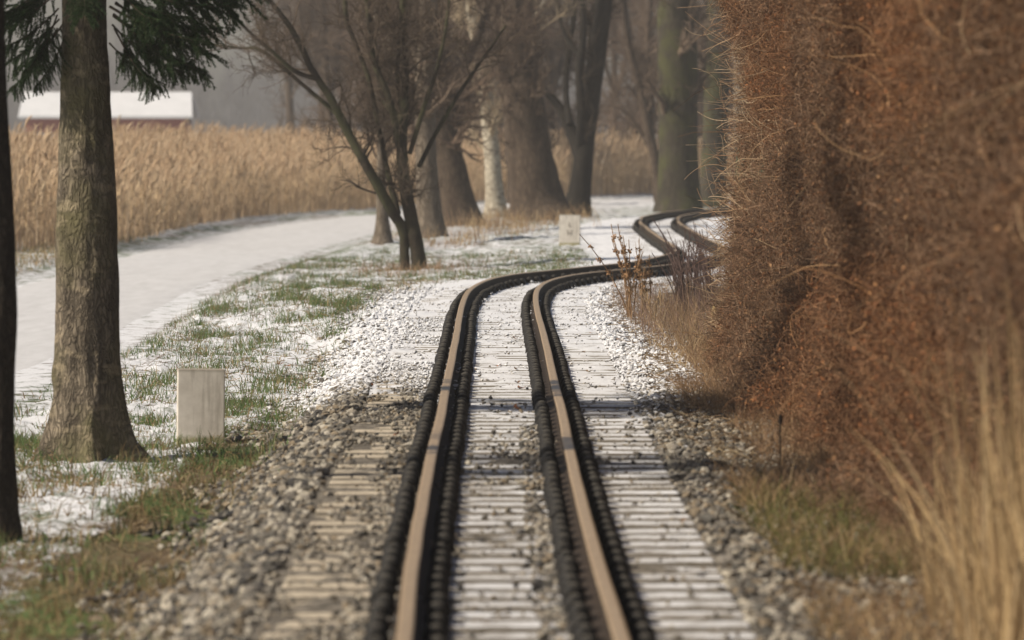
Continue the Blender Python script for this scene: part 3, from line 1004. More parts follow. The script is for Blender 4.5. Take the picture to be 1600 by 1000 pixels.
# farther bare trees, one by one, behind the reeds
BG = 'bare trees standing beyond the reeds'
far_pos = [(520, 172), (610, 165), (670, 170), (720, 160), (760, 175), (800, 168), (860, 175), (1010, 185), (500, 205), (545, 190), (590, 215), (640, 188), (690, 205), (735, 225), (865, 200), (960, 195), (1000, 215), (1090, 200), (455, 232), (1140, 190)]
for k, (px, d) in enumerate(far_pos):
    yb = 208 + F * 1.87 / d
    wt = 16 + 8 * ((k * 7) % 5) / 4
    x1 = px + ((k * 37) % 30 - 15)
    tree('bare_tree', 'blurred bare brown tree rising beyond the reed bed', 'tree', BG, d, (px, yb),
         [[(px, yb + 6, wt), (px, yb - 60, wt * .8), ((px + x1) / 2, yb - 160, wt * .65), (x1, yb - 280, wt * .5), (x1 + 4, yb - 420, wt * .25)],
          [((px + x1) / 2, yb - 130, wt * .5), (x1 + 25, yb - 240, wt * .35, 1), (x1 + 40, yb - 380, wt * .2, 1.5)],
          [((px + x1) / 2, yb - 150, wt * .45), (x1 - 30, yb - 250, wt * .3, -1), (x1 - 48, yb - 390, wt * .18, -1.5)]],
         BARK_BROWN, TW_RED if k % 2 else TW_BROWN, LV(44, 420, 2300, (.9, 2.8), (.6, 1.5), (.3, .9), .12, .15, .008), 8, seed=60 + k)


# ------------------------------------------------------------------ spruces
def big_trunk(path, d, sides=72, rings=170, lean=None, amp=.11, flare=None, g=None):
    P, R = limb(path, d, rings)
    a = np.arange(sides) * 2 * np.pi / sides
    z = P[:, 2]
    hb = (z - g[2])
    fl = np.exp(-np.clip(hb, 0, 9) / .16)
    root = .5 + .5 * np.cos(a[None] * 5 + .9) ** 1
    r = R[:, None] * (1 + fl[:, None] * (.06 + (.62 if flare is None else flare) * root ** 3))
    A = np.cos(a)[None]; B = np.sin(a)[None]; Z = z[:, None]
    plates = fbm(A * 5 + 30, B * 5 + Z * 3.2, 4) - .5
    fur = np.abs(vnoise(a[None] * 7 + vnoise(a[None] * 2, Z * 3) * 3, Z * 2.6) - .5)
    knob = np.clip(vnoise(a[None] * 2.1 + 50, Z * 4.5 + 9) - .78, 0, 1) * 1.2
    r = r * (1 + amp * (plates * 1.2 + (fur - .2) * .8) + knob * .28)
    v = np.stack([P[:, 0, None] + r * A, P[:, 1, None] + r * B, Z + 0 * r], -1)
    i = np.arange(rings - 1)[:, None] * sides; s_ = np.arange(sides)[None]; s2 = (s_ + 1) % sides
    f = np.stack([i + s_, i + s2, i + sides + s2, i + sides + s_], -1).reshape(-1, 4)
    return v.reshape(-1, 3), f


def bough_mesh(seed, length=.8, nshoot=46):
    """a drooping spruce bough along +x with hanging needle shoots"""
    r = np.random.default_rng(seed)
    K = 10
    t = np.linspace(0, 1, K)
    main = np.stack([t * length, .05 * np.sin(t * 3 + r.random() * 6) * length, length * (-.32 * t + .22 * t ** 2.4)], 1)
    sh, ends = [], []
    for k in range(nshoot):
        u = r.uniform(.12, 1); i = min(int(u * (K - 1)), K - 2); f_ = u * (K - 1) - i
        p = main[i] * (1 - f_) + main[i + 1] * f_
        sd = 1 if k % 2 else -1
        ln = length * r.uniform(.22, .46) * (1.15 - .6 * u)
        d = norm(np.array([r.uniform(.5, 1.0), sd * r.uniform(.35, 1.0), r.uniform(-.75, -.05)]))
        q = [p]
        for _ in range(4):
            q.append(q[-1] + d * ln / 4); d = norm(d + np.array([.05, 0, -.18]) + r.normal(0, .1, 3))
        sh.append(q)
    sh = np.array(sh)
    # needles along shoots and outer stem
    segs = [(sh, 5)]
    nn = 170
    pts, dirs = [], []
    for q in list(sh) + [main[3:8], main[5:]]:
        L_ = np.linalg.norm(np.diff(q, axis=0), axis=1).sum()
        n = int(nn * L_ / .22)
        tt = r.random(n) * (len(q) - 1.001); i = tt.astype(int); f_ = (tt - i)[:, None]
        p = q[i] * (1 - f_) + q[i + 1] * f_; T = norm(q[i + 1] - q[i])
        pr = norm(np.cross(T, r.normal(size=(n, 3))))
        pts.append(p); dirs.append(norm(T * .75 + pr * .75 + np.array([0, 0, .08])))
    p = np.vstack(pts); d = np.vstack(dirs); n = len(p)
    ln = r.uniform(.014, .024, n)[:, None]
    sd = norm(np.cross(d, r.normal(size=(n, 3)))) * .002
    v = np.stack([p - sd, p + sd, p + d * ln + sd * .5, p + d * ln - sd * .5], 1).reshape(-1, 3)
    f = np.arange(n * 4).reshape(n, 4)
    tv, tf = tubes(sh, np.full((len(sh), 5), .0028) * np.linspace(1, .5, 5), 3)
    mv, mf = tubes(main[None], (.011 * (1 - .8 * t))[None], 6)
    c = np.vstack([np.tile([.06, .045, .03], (len(tv) + len(mv), 1)),
                   np.repeat(np.array([[.014, .040, .012], [.022, .055, .015], [.032, .066, .016], [.012, .030, .010]])[r.integers(0, 4, n)] * r.uniform(.8, 1.3, (n, 1)), 4, 0)])
    V_, F_ = merge([(tv, tf), (mv, mf), (v, f)])
    return mesh_np('bough', V_, F_, True, {'col': c})


BOUGHS = [bough_mesh(100 + i, .8, 44 + 4 * i) for i in range(4)]
m_needle = mat_attr('spruce_needles', .6, .12)
for b in BOUGHS: b.materials.append(m_needle)


def spruce(label, d, base, path, bark, hand, crown, seed, group='spruces at the left of the track', loc=None):
    r = random.Random(seed)
    if loc is None:
        g = gp(base[0], base[1], -.27)
        g = gp(base[0], base[1], float(gheight(g[0], g[1], False)))
        d = g[1]
        v, f = big_trunk(path, d, g=g, flare=.12 if bark is BARK_SHADESPRUCE else None)
    else:
        g = V(loc[0], loc[1], float(gheight(np.array(loc[0]), np.array(loc[1]), False)))
        zs = np.linspace(-.2, 11, 30)
        P = np.stack([g[0] + 0 * zs, g[1] + 0 * zs, g[2] + zs], 1)
        v, f = tubes(P[None], (.17 * (1 - zs / 12.5))[None], 14)
    root = empty('spruce_tree', g); tag(root, label, 'tree', group)
    link('trunk', mesh_np('trunk', v - g, f), bark, root)
    for (dx, dy, z, az, tilt, sc, bi, roll) in hand:
        b = link('bough', BOUGHS[bi % 4], None, root, (dx, dy, z - g[2]))
        b.rotation_euler = (roll, tilt, az); b.scale = (sc, sc, sc)
    z0, z1, n, l0 = crown
    for k in range(n):
        u = (k + .5) / n
        z = z0 + (z1 - z0) * u
        az = k * 2.399 + r.uniform(-.3, .3)
        sc = l0 * (1 - .8 * u) * r.uniform(.85, 1.15) / .8
        b = link('bough', BOUGHS[k % 4], None, root, (.1 * math.cos(az), .1 * math.sin(az), z - g[2]))
        b.rotation_euler = (r.uniform(-.2, .2), r.uniform(.0, .25), az); b.scale = (sc, sc, sc * 1.0)
    return root


PI = math.pi
# (dx, dy, z, azimuth, tilt, scale, mesh, roll); azimuth 0 points right in the picture
hand_big = [(.17, -.08, 2.46, -.15, .05, .85, 3, .6), (.17, .02, 2.38, .2, .2, .75, 2, -.6), (.16, -.1, 2.36, -.45, .3, .8, 0, .5), (.16, -.1, 2.54, .15, .12, 1.0, 1, .9), (.15, -.12, 2.28, -.5, .5, .6, 2, .8), (-.16, -.08, 2.40, PI + .1, .4, .62, 3, .8), (-.15, -.1, 2.5, PI - .2, .35, .7, 0, -.7), (-.15, -.1, 2.28, PI + .2, .65, .55, 1, .7), (.16, -.02, 2.50, 0.05, -.10, .98, 0, .3), (.16, .0, 2.42, -.35, .12, .78, 1, -.2), (.15, -.05, 2.30, -.25, .42, .80, 2, .2), (.15, -.06, 2.22, -.7, .62, .62, 3, .1), (.15, .05, 2.36, .5, .30, .85, 0, -.4),
            (.14, -.06, 2.14, -.1, .55, .50, 1, .2), (.16, .02, 2.60, -.1, .05, 1.0, 2, .1), (.14, -.1, 2.48, -.9, .3, .7, 3, .2), (.15, .08, 2.25, .25, .5, .62, 2, -.2),
            (-.16, -.02, 2.45, PI - .1, .25, .60, 1, .1), (-.16, -.04, 2.34, PI + .35, .5, .55, 2, -.2), (-.15, -.05, 2.22, PI - .25, .75, .55, 3, .2), (-.15, -.06, 2.30, PI + .7, .8, .55, 0, .1),
            (-.15, .05, 2.5, PI - .5, .4, .6, 1, .2), (-.16, 0, 2.55, PI, .1, .75, 2, .0), (-.12, -.1, 2.18, PI + .4, .95, .42, 3, .0), (-.14, .1, 2.28, PI - .8, .55, .6, 0, .0), (0, -.17, 2.55, -PI / 2, .5, .6, 1, 0)]
spruce('large spruce with lit rough bark and drooping dark green boughs', 33, (136, 716),
       [(136, 728, 118), (136, 690, 116), (137, 640, 110), (137, 560, 102), (137, 480, 98), (136, 400, 95), (136, 320, 92), (135, 240, 86), (134, 160, 78), (133, 80, 71), (132, 0, 66), (131, -120, 64), (131, -400, 60), (130, -1600, 26), (130, -2200, 6)],
       BARK_SPRUCE, hand_big, (3.35, 8.4, 64, 1.5), 3)
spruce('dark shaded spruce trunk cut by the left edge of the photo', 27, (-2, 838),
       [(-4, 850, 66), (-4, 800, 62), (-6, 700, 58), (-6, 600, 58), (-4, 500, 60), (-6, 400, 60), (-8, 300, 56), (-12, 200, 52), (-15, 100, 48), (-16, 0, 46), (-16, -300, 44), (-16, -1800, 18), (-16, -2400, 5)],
       BARK_SHADESPRUCE, [(-.1, 0, 2.3, PI + .3, .3, .8, 0, 0), (-.1, 0, 2.5, PI - .3, .2, .9, 1, 0)], (3.2, 7.8, 56, 1.4), 4)


# ------------------------------------------------------------------ reeds
def reeds(front, depth, n, seed, hmean=1.87):
    r = np.random.default_rng(seed)
    fr = crom(np.array(front, float), 300)
    T = norm(np.gradient(fr, axis=0)); Nl = np.stack([-T[:, 1], T[:, 0]], 1)
    seg = np.concatenate([[0], np.cumsum(np.linalg.norm(np.diff(fr, axis=0), axis=1))])
    u = r.random(n) * seg[-1]; i = np.interp(u, seg, np.arange(len(fr))).astype(int).clip(0, len(fr) - 1)
    dd = depth * r.random(n) ** 1.6
    x = fr[i, 0] + Nl[i, 0] * dd + r.normal(0, .12, n); y = fr[i, 1] + Nl[i, 1] * dd + r.normal(0, .12, n)
    cl = fbm(x * .5 + 7, y * .2, 3)
    h = hmean * (.62 + .52 * cl) * r.uniform(.8, 1.12, n) * (0.72 + .28 * np.clip(dd / 1.2, 0, 1))
    z0 = np.full(n, -.3)
    K = 5; t = np.linspace(0, 1, K)
    ln = r.normal(0, .10, (n, 2)) + np.array([.06, 0])
    P = np.zeros((n, K, 3))
    P[:, :, 0] = x[:, None] + ln[:, :1] * h[:, None] * t ** 2; P[:, :, 1] = y[:, None] + ln[:, 1:] * h[:, None] * t ** 2
    P[:, :, 2] = z0[:, None] + h[:, None] * t
    v, f = tubes(P, np.full((n, K), .0075) * np.linspace(1, .6, K), 3)
    stalk = mixcol([[.58, .43, .28], [.64, .49, .33], [.50, .36, .22], [.68, .54, .38]], n, .15)
    # leaves
    m = int(n * 2.2); j = r.integers(0, n, m); a = r.uniform(.1, .85, m)
    base = P[j, 0] * (1 - a)[:, None] + P[j, -1] * a[:, None]
    global rng
    keep = rng; rng = r
    lv, lf, lk = blades(base, r.uniform(.25, .6, m), r.normal(0, .55, (m, 2)), r.uniform(.007, .014, m), 3, .6)
    # plumes
    pk = r.random(n) < .5
    top = P[pk, -1]; q = len(top)
    PP = np.zeros((q, 5, 3)); tt = np.linspace(0, 1, 5)
    dl = np.stack([r.normal(.25, .25, q), r.normal(0, .25, q)], 1)
    hl = r.uniform(.16, .30, q)
    PP[:, :, 2] = top[:, 2, None] - .06 + hl[:, None] * (tt - .15 * tt ** 2)
    for c in (0, 1): PP[:, :, c] = top[:, c, None] + dl[:, c, None] * hl[:, None] * tt ** 2
    pv, pf_ = tubes(PP, np.array([.006, .016, .020, .014, .004])[None] * r.uniform(.6, 1.1, (q, 1)), 5)
    pc = mixcol([[.50, .36, .23], [.42, .29, .18], [.56, .43, .29]], q, .15)
    lc = mixcol([[.62, .46, .27], [.54, .39, .23], [.68, .53, .34]], m, .15)
    rng = keep
    V_, F_ = merge([(v, f), (lv, lf), (pv, pf_)])
    c = np.vstack([np.repeat(stalk, K * 3, 0), np.repeat(lc, lk, 0), np.repeat(pc, 25, 0)])
    return mesh_np('reed_bed', V_, F_, True, {'col': c})


m_reed = mat_attr('dry_reed', .8, .25)
front = [(-24, 72), (-14, 78), (-9.6, 83), (-7.45, 88), (-6.5, 95), (-6.3, 110), (-5.7, 125), (-3.6, 139), (-.9, 154), (2.4, 168), (4.6, 172), (8, 176), (16, 180)]
tag(link('reed_bed', reeds(front, 14, 42000, 5), m_reed), 'tall dry golden reeds in a dense bed beyond the path', kind='stuff')


# ------------------------------------------------------------------ barn
def barn():
    d = 262.0
    a = at(40, 195, d); b = at(298, 195, d)
    zr = at(0, 143, d)[2]; ze = at(0, 181, d)[2]
    root = empty('red_barn', (a[0], d, -.3)); tag(root, 'low red barn with snow covered roof behind the reeds', 'barn')
    w_ = b[0] - a[0]
    L_ = w_ - .15
    wall = mesh_np('wall', *box(0, L_ - .1, 0, 5.0, 0, ze + .3 - .02), smooth=False)
    t = NT('red_boards'); n = t.noise(t.mapping(t.objc(), (6, 6, .4)), 2, 4)
    t.base(t.ramp(n, [(.3, (.20, .055, .045)), (.7, (.30, .09, .07))]), .85, .2)
    wo = link('wall', wall, t.m, root)
    pl = link('window_band', mesh_np('window_band', *box(.2, L_ - .4, -.04, 0.0, 1.55, 1.95), smooth=False), mat_plain('grey_planks', (.25, .24, .25), (.36, .35, .36), 8), wo)
    zr_, ze_ = zr + .3, ze + .3
    v = V([-.3, -.45, ze_], [L_ + .25, -.45, ze_], [L_ + .05, 2.5, zr_], [-.3, 2.5, zr_], [L_ + .25, 5.45, ze_], [-.3, 5.45, ze_])
    v2 = v.copy(); v2[:, 2] -= .12
    vv = np.vstack([v, v2])
    f = np.array([[0, 1, 2, 3], [3, 2, 4, 5], [6, 9, 8, 7], [9, 11, 10, 8], [0, 6, 7, 1], [1, 7, 8, 2], [2, 8, 10, 4], [4, 10, 11, 5], [5, 11, 9, 3], [3, 9, 6, 0]])
    ro = link('roof', mesh_np('roof', vv, f, False), mat_plain('roof_snow', (.55, .56, .58), (.62, .63, .65), 1.5, .8, .1), root)
    gb = V([0, 0, ze_ - .03], [L_ - .1, 0, ze_ - .03])
    gx_ = L_ - .1
    gv = V([gx_ - .06, .05, ze_ - .25], [gx_ - .06, 4.95, ze_ - .25], [gx_ - .06, 2.5, zr_ - .16], [gx_, .05, ze_ - .25], [gx_, 4.95, ze_ - .25], [gx_, 2.5, zr_ - .16])
    link('gable', mesh_np('gable', gv, np.array([[0, 2, 1], [3, 4, 5], [0, 3, 5], [0, 5, 2], [1, 2, 5], [1, 5, 4]]), False), t.m, root)


barn()


# ------------------------------------------------------------------ far wood (stuff)
def far_wood():
    r = np.random.default_rng(77)
    n = 800
    x = r.uniform(-115, 115, n); y = r.uniform(560, 660, n)
    h = r.uniform(6.5, 10.5, n) + 6 * (r.random(n) < .2)
    K = 5; t = np.linspace(0, 1, K)
    P = np.zeros((n, K, 3)); ln = r.normal(0, .05, (n, 2))
    P[:, :, 0] = x[:, None] + ln[:, :1] * h[:, None] * t + r.normal(0, .08, (n, K)); P[:, :, 1] = y[:, None] + ln[:, 1:] * h[:, None] * t
    P[:, :, 2] = -.4 + h[:, None] * t
    R = r.uniform(.12, .32, (n, 1)) * (1 - .8 * t)[None]
    global rng
    keep = rng; rng = r
    a = tubes(P, R, 6)
    B, RB = sprout(P, R, 7500, (1.6, 4.5), (25, 65), 5, .5, .03, .25, .2, .15, 1, .045)
    C, RC = sprout(B, RB, 28000, (.9, 2.6), (25, 65), 4, .6, .026, .2, .25, .1, 1, .035)
    # undergrowth thickets
    m = 9000
    ux = r.uniform(-115, 115, m); uy = 555 + 60 * r.random(m) ** 1.5; uh = r.uniform(2.5, 7, m)
    Q = np.zeros((m, 4, 3)); tt = np.linspace(0, 1, 4); lq = r.normal(0, .3, (m, 2))
    Q[:, :, 0] = ux[:, None] + lq[:, :1] * uh[:, None] * tt; Q[:, :, 1] = uy[:, None] + lq[:, 1:] * uh[:, None] * tt; Q[:, :, 2] = -.4 + uh[:, None] * tt
    d = tubes(Q, np.full((m, 4), .075) * np.linspace(1, .35, 4), 3)
    rng = keep
    v, f = merge([a, tubes(B, RB, 3), tubes(C, RC, 3), d])
    return mesh_np('far_wood', v, f)


tag(link('far_wood', far_wood(), twig_mat('far_bark', (.06, .062, .07), (.12, .12, .13))), 'hazy bare wood far behind the barn and reeds', kind='stuff')


# ------------------------------------------------------------------ hedge on the right
HX = 1.70
HEND = 43.0


def hface(y, z):
    b = (fbm(y * .32 + 3, z * 1.5 + 8, 4) - .5) * .50 + (fbm(y * 1.2, z * 3.6 + 20, 3) - .5) * .26
    low = .34 * np.exp(-np.clip(z, 0, 9) / .45) * sstep(20, 32, y) + .1 * np.exp(-np.clip(z, 0, 9) / .3)
    return HX + .02 - .03 * sstep(38, 42, y) - b - low * (vnoise(y * .7, z * 0 + 5) - .1) + .0 * y


def hedge():
    root = empty('vine_hedge', (HX + .4, 30, -.06)); g = V(HX + .4, 30, -.06)
    tag(root, 'tall tangled hedge of dry rust brown vines along the right side', 'hedge')
    # inner mass
    yy_ = np.arange(13, HEND - 1.2, .12); zz_ = np.arange(-.1, 3.3, .09)
    Yg, Zg = np.meshgrid(yy_, zz_)
    Xg = hface(Yg, Zg) + .20 + .10 * (fbm(Yg * 4, Zg * 4, 3) - .5)
    n1, n2 = Yg.shape
    fr = np.stack([Xg, Yg, Zg], -1); bk = fr.copy(); bk[:, :, 0] = HX + 1.15 - .1 * fbm(Yg, Zg)
    ii_ = np.arange(n1 * n2).reshape(n1, n2); off = n1 * n2
    fq = np.stack([ii_[:-1, :-1], ii_[1:, :-1], ii_[1:, 1:], ii_[:-1, 1:]], -1).reshape(-1, 4)
    bq = fq[:, ::-1] + off
    e = np.concatenate([ii_[:, 0], ii_[-1, 1:], ii_[-2::-1, -1], ii_[0, -2:0:-1]])
    e2 = np.roll(e, -1)
    sq = np.stack([e, e2, e2 + off, e + off], -1)
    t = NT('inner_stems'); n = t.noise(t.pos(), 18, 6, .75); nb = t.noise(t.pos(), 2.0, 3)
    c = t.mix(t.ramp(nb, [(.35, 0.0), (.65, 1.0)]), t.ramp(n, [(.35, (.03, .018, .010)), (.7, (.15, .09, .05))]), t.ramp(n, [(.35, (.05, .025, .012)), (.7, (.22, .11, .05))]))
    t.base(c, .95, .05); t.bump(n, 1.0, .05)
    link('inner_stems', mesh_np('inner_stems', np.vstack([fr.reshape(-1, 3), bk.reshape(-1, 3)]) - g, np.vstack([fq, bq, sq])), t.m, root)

    def cloud(n, l0, l1, r0, r1, depth, K, wig, ypow=1.0, y0=13.0, spread=.35):
        y = y0 + (HEND - y0) * rng.random(n) ** ypow
        z = rng.uniform(-.05, 3.25, n)
        x = hface(y, z) + depth * (rng.random(n) ** 1.3) * 1.0 - .05
        en = rng.random(n) < .14
        he = HEND - .5 + 2.4 * (fbm(z * 1.1 + 3, z * 0 + 2, 3) - .5)
        y = np.minimum(y, he)
        y = np.where(en, he - rng.normal(0, .25, n), y); x = np.where(en, x + rng.uniform(0, .8, n), x)
        p = np.stack([x, y, z], 1)
        d = norm(rng.normal(size=(n, 3)) * np.array([.55, 1.0, 1.0]))
        ln = rng.uniform(l0, l1, n)
        Q = np.zeros((n, K, 3)); Q[:, 0] = p
        curl = rng.normal(0, wig, (n, 3))
        for q in range(1, K):
            Q[:, q] = Q[:, q - 1] + d * (ln / (K - 1))[:, None]
            d = norm(d + curl + rng.normal(0, wig * .8, (n, 3)))
        R_ = rng.uniform(r0, r1, (n, 1)) * np.linspace(1, .5, K)[None]
        return Q, R_

    def color(Q, pal, jit=.25):
        n = len(Q)
        c = mixcol(pal, n, jit)
        y, z = Q[:, 0, 1], Q[:, 0, 2]
        m_ = fbm(y * .16 + 3, z * 1.5 + 2, 4)[:, None]
        rust = np.array([[1.15, .92, .74]]); grey = np.array([[.98, .92, .88]])
        return c * (grey * (1 - sstep(.35, .62, m_)) + rust * sstep(.35, .62, m_))

    PAL = [[.16, .10, .062], [.20, .125, .076], [.12, .076, .05], [.28, .195, .13], [.08, .054, .038]]
    sets = []
    Q, R_ = cloud(90000, .06, .22, .0012, .0028, .24, 6, .5); sets.append((Q, R_, color(Q, PAL)))
    Q, R_ = cloud(40000, .06, .2, .0012, .0024, .22, 6, .5, .35, 13); sets.append((Q, R_, color(Q, PAL)))
    Q, R_ = cloud(600, .3, .8, .0018, .0035, .2, 9, .25); sets.append((Q, R_, color(Q, [[.32, .22, .13], [.22, .14, .08], [.42, .32, .2], [.10, .06, .04]])))
    V_, F_ = merge([tubes(q, r_, 3) for q, r_, c_ in sets])
    C_ = np.vstack([np.repeat(c_, q.shape[1] * 3, 0) for q, r_, c_ in sets])
    link('vines', mesh_np('vines', V_ - g, F_, True, {'col': C_}), mat_attr('dry_vines', .85, .1), root)
    # small withered leaves and seed heads
    n = 90000
    y = 13 + (HEND - 13) * rng.random(n) ** .8; z = rng.uniform(.05, 3.25, n)
    x = hface(y, z) + .22 * rng.random(n) - .06
    p = np.stack([x, y, z], 1)
    a = norm(rng.normal(size=(n, 3))); b = norm(np.cross(a, rng.normal(size=(n, 3))))
    sz_ = (.005 + .013 * rng.random(n) ** 2)[:, None]
    v = np.stack([p - a * sz_, p + b * sz_ * .6, p + a * sz_ + np.cross(a, b) * sz_ * .5, p - b * sz_ * .6], 1).reshape(-1, 3)
    c = color(p[:, None, :], [[.17, .088, .044], [.21, .108, .052], [.13, .066, .036], [.26, .165, .09]])
    link('withered_leaves', mesh_np('withered_leaves', v - g, np.arange(4 * n).reshape(n, 4), False, {'col': np.repeat(c, 4, 0)}), mat_attr('withered_leaves', .8, .2), root)
    # loose shoots sticking out at the far end
    n = 3600
    y = HEND + rng.normal(-.6, 1.5, n); z = np.abs(rng.normal(1.1, .8, n)) + .05
    x = hface(y, z) - .0 + rng.uniform(0, .2, n)
    d = norm(np.stack([-np.abs(rng.normal(.8, .5, n)), rng.normal(0, .6, n), rng.normal(.15, .6, n)], 1))
    Q = np.zeros((n, 8, 3)); Q[:, 0] = np.stack([x, y, z], 1); ln = rng.uniform(.10, .40, n); curl = rng.normal(0, .16, (n, 3))
    for q in range(1, 8):
        Q[:, q] = Q[:, q - 1] + d * (ln / 7)[:, None]; d = norm(d + curl + np.array([0, 0, -.03]))
    v, f = tubes(Q, rng.uniform(.0016, .0034, (n, 1)) * np.linspace(1, .5, 8)[None], 3)
    c = mixcol([[.36, .24, .14], [.26, .15, .09], [.14, .09, .06], [.45, .34, .22]], n)
    link('loose_shoots', mesh_np('loose_shoots', v - g, f, True, {'col': np.repeat(c, 24, 0)}), bpy.data.materials['dry_vines'], root)


hedge()


# green wire fence inside the hedge, peeping out at its far end
def fence():
    x = 1.78; y0, y1 = 41.0, 46.0
    root = empty('wire_fence', (x, y1, -.06)); g = V(x, y1, -.06)
    tag(root, 'green wire mesh fence showing at the far end of the hedge', 'fence')
    t = mat_plain('green_wire', (.015, .06, .038), (.03, .10, .062), 30, .5, 0)
    P = []
    for z in np.arange(.05, 1.42, .06):
        P.append([[x, y0, z], [x, (y0 + y1) / 2, z], [x, y1, z]])
    P = np.array(P); a = tubes(P, np.full(P.shape[:2], .0022), 4)
    yv = np.arange(y0, y1, .05)
    Q = np.stack([np.stack([np.full_like(yv, x + .004), yv, np.full_like(yv, z)], 1) for z in (-.06, .7, 1.42)], 1)
    b = tubes(Q, np.full(Q.shape[:2], .0022), 4)
    v, f = merge([a, b]); link('wire_mesh', mesh_np('wire_mesh', v - g, f), t, root)
    for y in np.arange(y1, y0, -2.4):
        v, f = tubes(np.array([[[x + .03, y, -.1], [x + .03, y, .7], [x + .03, y, 1.5], [x + .03, y, 1.505]]]), np.array([[.021, .021, .021, .002]]), 10)
        link('post', mesh_np('post', v - g, f), t, root)


fence()


# ------------------------------------------------------------------ dry grass at the right verge (stuff)
def dry_grass():
    sets = []
    def add(n, xr, yr, hr, pal, wd=.002, lean=.35, bias=(-.15, -.05), dens=None, K=5):
        x = rng.uniform(*xr, n); y = rng.uniform(*yr, n)
        if dens is not None:
            k = rng.random(n) < dens(x, y); x, y = x[k], y[k]
        n = len(x)
        h = rng.uniform(*hr, n)
        base = np.stack([x, y, gheight(x, y) - .01], 1)
        ln = rng.normal(0, lean, (n, 2)) + np.array(bias)
        v, f, k = blades(base, h, ln, wd * rng.uniform(.7, 1.5, n), K, .45)
        sets.append((v, f, np.repeat(mixcol(pal, n), k, 0)))
    straw = [[.50, .36, .19], [.42, .29, .15], [.58, .44, .26], [.34, .23, .12]]
    brown = [[.30, .19, .10], [.24, .15, .085], [.38, .26, .15], [.18, .11, .065]]
    green = [[.10, .11, .03], [.14, .14, .04], [.07, .085, .022], [.22, .18, .07], [.28, .2, .1]]
    add(300, (1.42, 1.8), (15.6, 18.6), (.6, 1.35), straw, .0055, .16, (-.05, 0), K=7)
    add(160, (1.42, 1.75), (17.5, 20.5), (.35, .8), straw, .005, .3, (-.1, 0), K=7)
    add(6500, (1.0, 1.75), (16, 27), (.08, .26), straw + brown, .002, .6, (-.2, -.1), lambda x, y: sstep(.35, .6, fbm(x * 2, y * .8, 3)))
    add(5200, (1.0, 1.55), (17, 26), (.06, .20), green, .0024, .6, (-.1, -.1), lambda x, y: sstep(.5, .6, fbm(x * 1.5 + 9, y * .5 + 5, 2)))
    add(9000, (1.25, 1.85), (25, 44), (.06, .22), brown, .0018, .6, (-.3, -.1))
    add(2300, (1.05, 1.6), (40, 52), (.06, .26), brown + straw, .0018, .6, (-.2, -.1), lambda x, y: sstep(1.0, 1.45, lat(x, y)))
    add(1500, (1.05, 1.35), (34.0, 38.0), (.08, .20), brown, .0018, .7, (-.5, -.2))
    add(2600, (.95, 2.2), (44, 57), (.12, .45), brown + [[.20, .13, .11], [.15, .10, .09]], .0018, .35, (-.1, 0), lambda x, y: sstep(1.0, 1.25, lat(x, y)))
    # dead stems about the feet of the far trees and along the path edge
    add(9000, (-3.0, 2.2), (88, 132), (.08, .5), brown + straw, .004, .4, (0, 0), lambda x, y: sstep(.5, .68, fbm(x * .9, y * .12 + 4, 3)) * (path_mask(x, y)[0] < .1) * (np.abs(lat(x, y)) > 1.0))
    add(5000, (-2.4, -.2), (70, 78), (.05, .22), brown, .003, .6, (0, 0), lambda x, y: np.exp(-((x + 1.3) / .55) ** 2 - ((y - 73.5) / 1.8) ** 2))
    add(3500, (-7.4, -6.3), (60, 104), (.06, .2), green + straw, .004, .5, (0, 0))
    off = 0; vs, fs, cs = [], [], []
    V_, F_ = merge([(a, b) for a, b, c in sets])
    return mesh_np('dry_grass', V_, F_, True, {'col': np.vstack([c for a, b, c in sets])})


tag(link('dry_grass', dry_grass(), m_straw), 'dry straw and brown grass along the foot of the hedge and verges', kind='stuff')


# dried weeds, each clump a thing
def weed(px, py, h, n, lab, col, seed, seedhead=True, grp='dried weeds beside the bend'):
    r = np.random.default_rng(seed)
    g = gp(px, py, -.03); g = gp(px, py, float(gheight(g[0], g[1], False)))
    root = empty('dried_weed', g); tag(root, lab, 'weed', grp)
    K = 8; t = np.linspace(0, 1, K)
    P = np.zeros((n, K, 3)); b = r.normal(0, .035, (n, 2)); ln = r.normal(0, .16, (n, 2)) + np.array([-.12, 0]); hh = h * r.uniform(.6, 1.05, n)
    for a in (0, 1): P[:, :, a] = b[:, a, None] + ln[:, a, None] * hh[:, None] * t ** 1.6 + r.normal(0, .004, (n, K))
    P[:, :, 2] = hh[:, None] * t - .02
    R_ = np.full((n, K), .0065) * np.linspace(1, .5, K)
    global rng
    keep = rng; rng = r
    B, RB = sprout(P, R_, n * 5, (.06, .18), (20, 45), 5, .6, .0012, .2, .15, .3, .95, .0022)
    v, f = merge([tubes(P, R_, 4), tubes(B, RB, 3)])
    m_ = mat_plain('weed_stem', tuple(c * .7 for c in col), col, 20, .85, 0)
    link('stem', mesh_np('stem', v, f), m_, root)
    if seedhead:
        q = n * 60
        i = r.integers(0, n, q); u = r.uniform(.55, 1, q)
        p = P[i, (u * (K - 1)).astype(int)] + r.normal(0, .012, (q, 3))
        a = norm(r.normal(size=(q, 3))); bb = norm(np.cross(a, r.normal(size=(q, 3)))); s_ = .011
        v = np.stack([p - a * s_, p + bb * s_, p + a * s_, p - bb * s_], 1).reshape(-1, 3)
        sh_ = link('seed_head', mesh_np('seed_head', v, np.arange(q * 4).reshape(q, 4), False), mat_plain('weed_seed', (.20, .11, .05), (.34, .20, .10), 30, .85, 0), root)
        sh_['kind'] = 'stuff'
    rng = keep


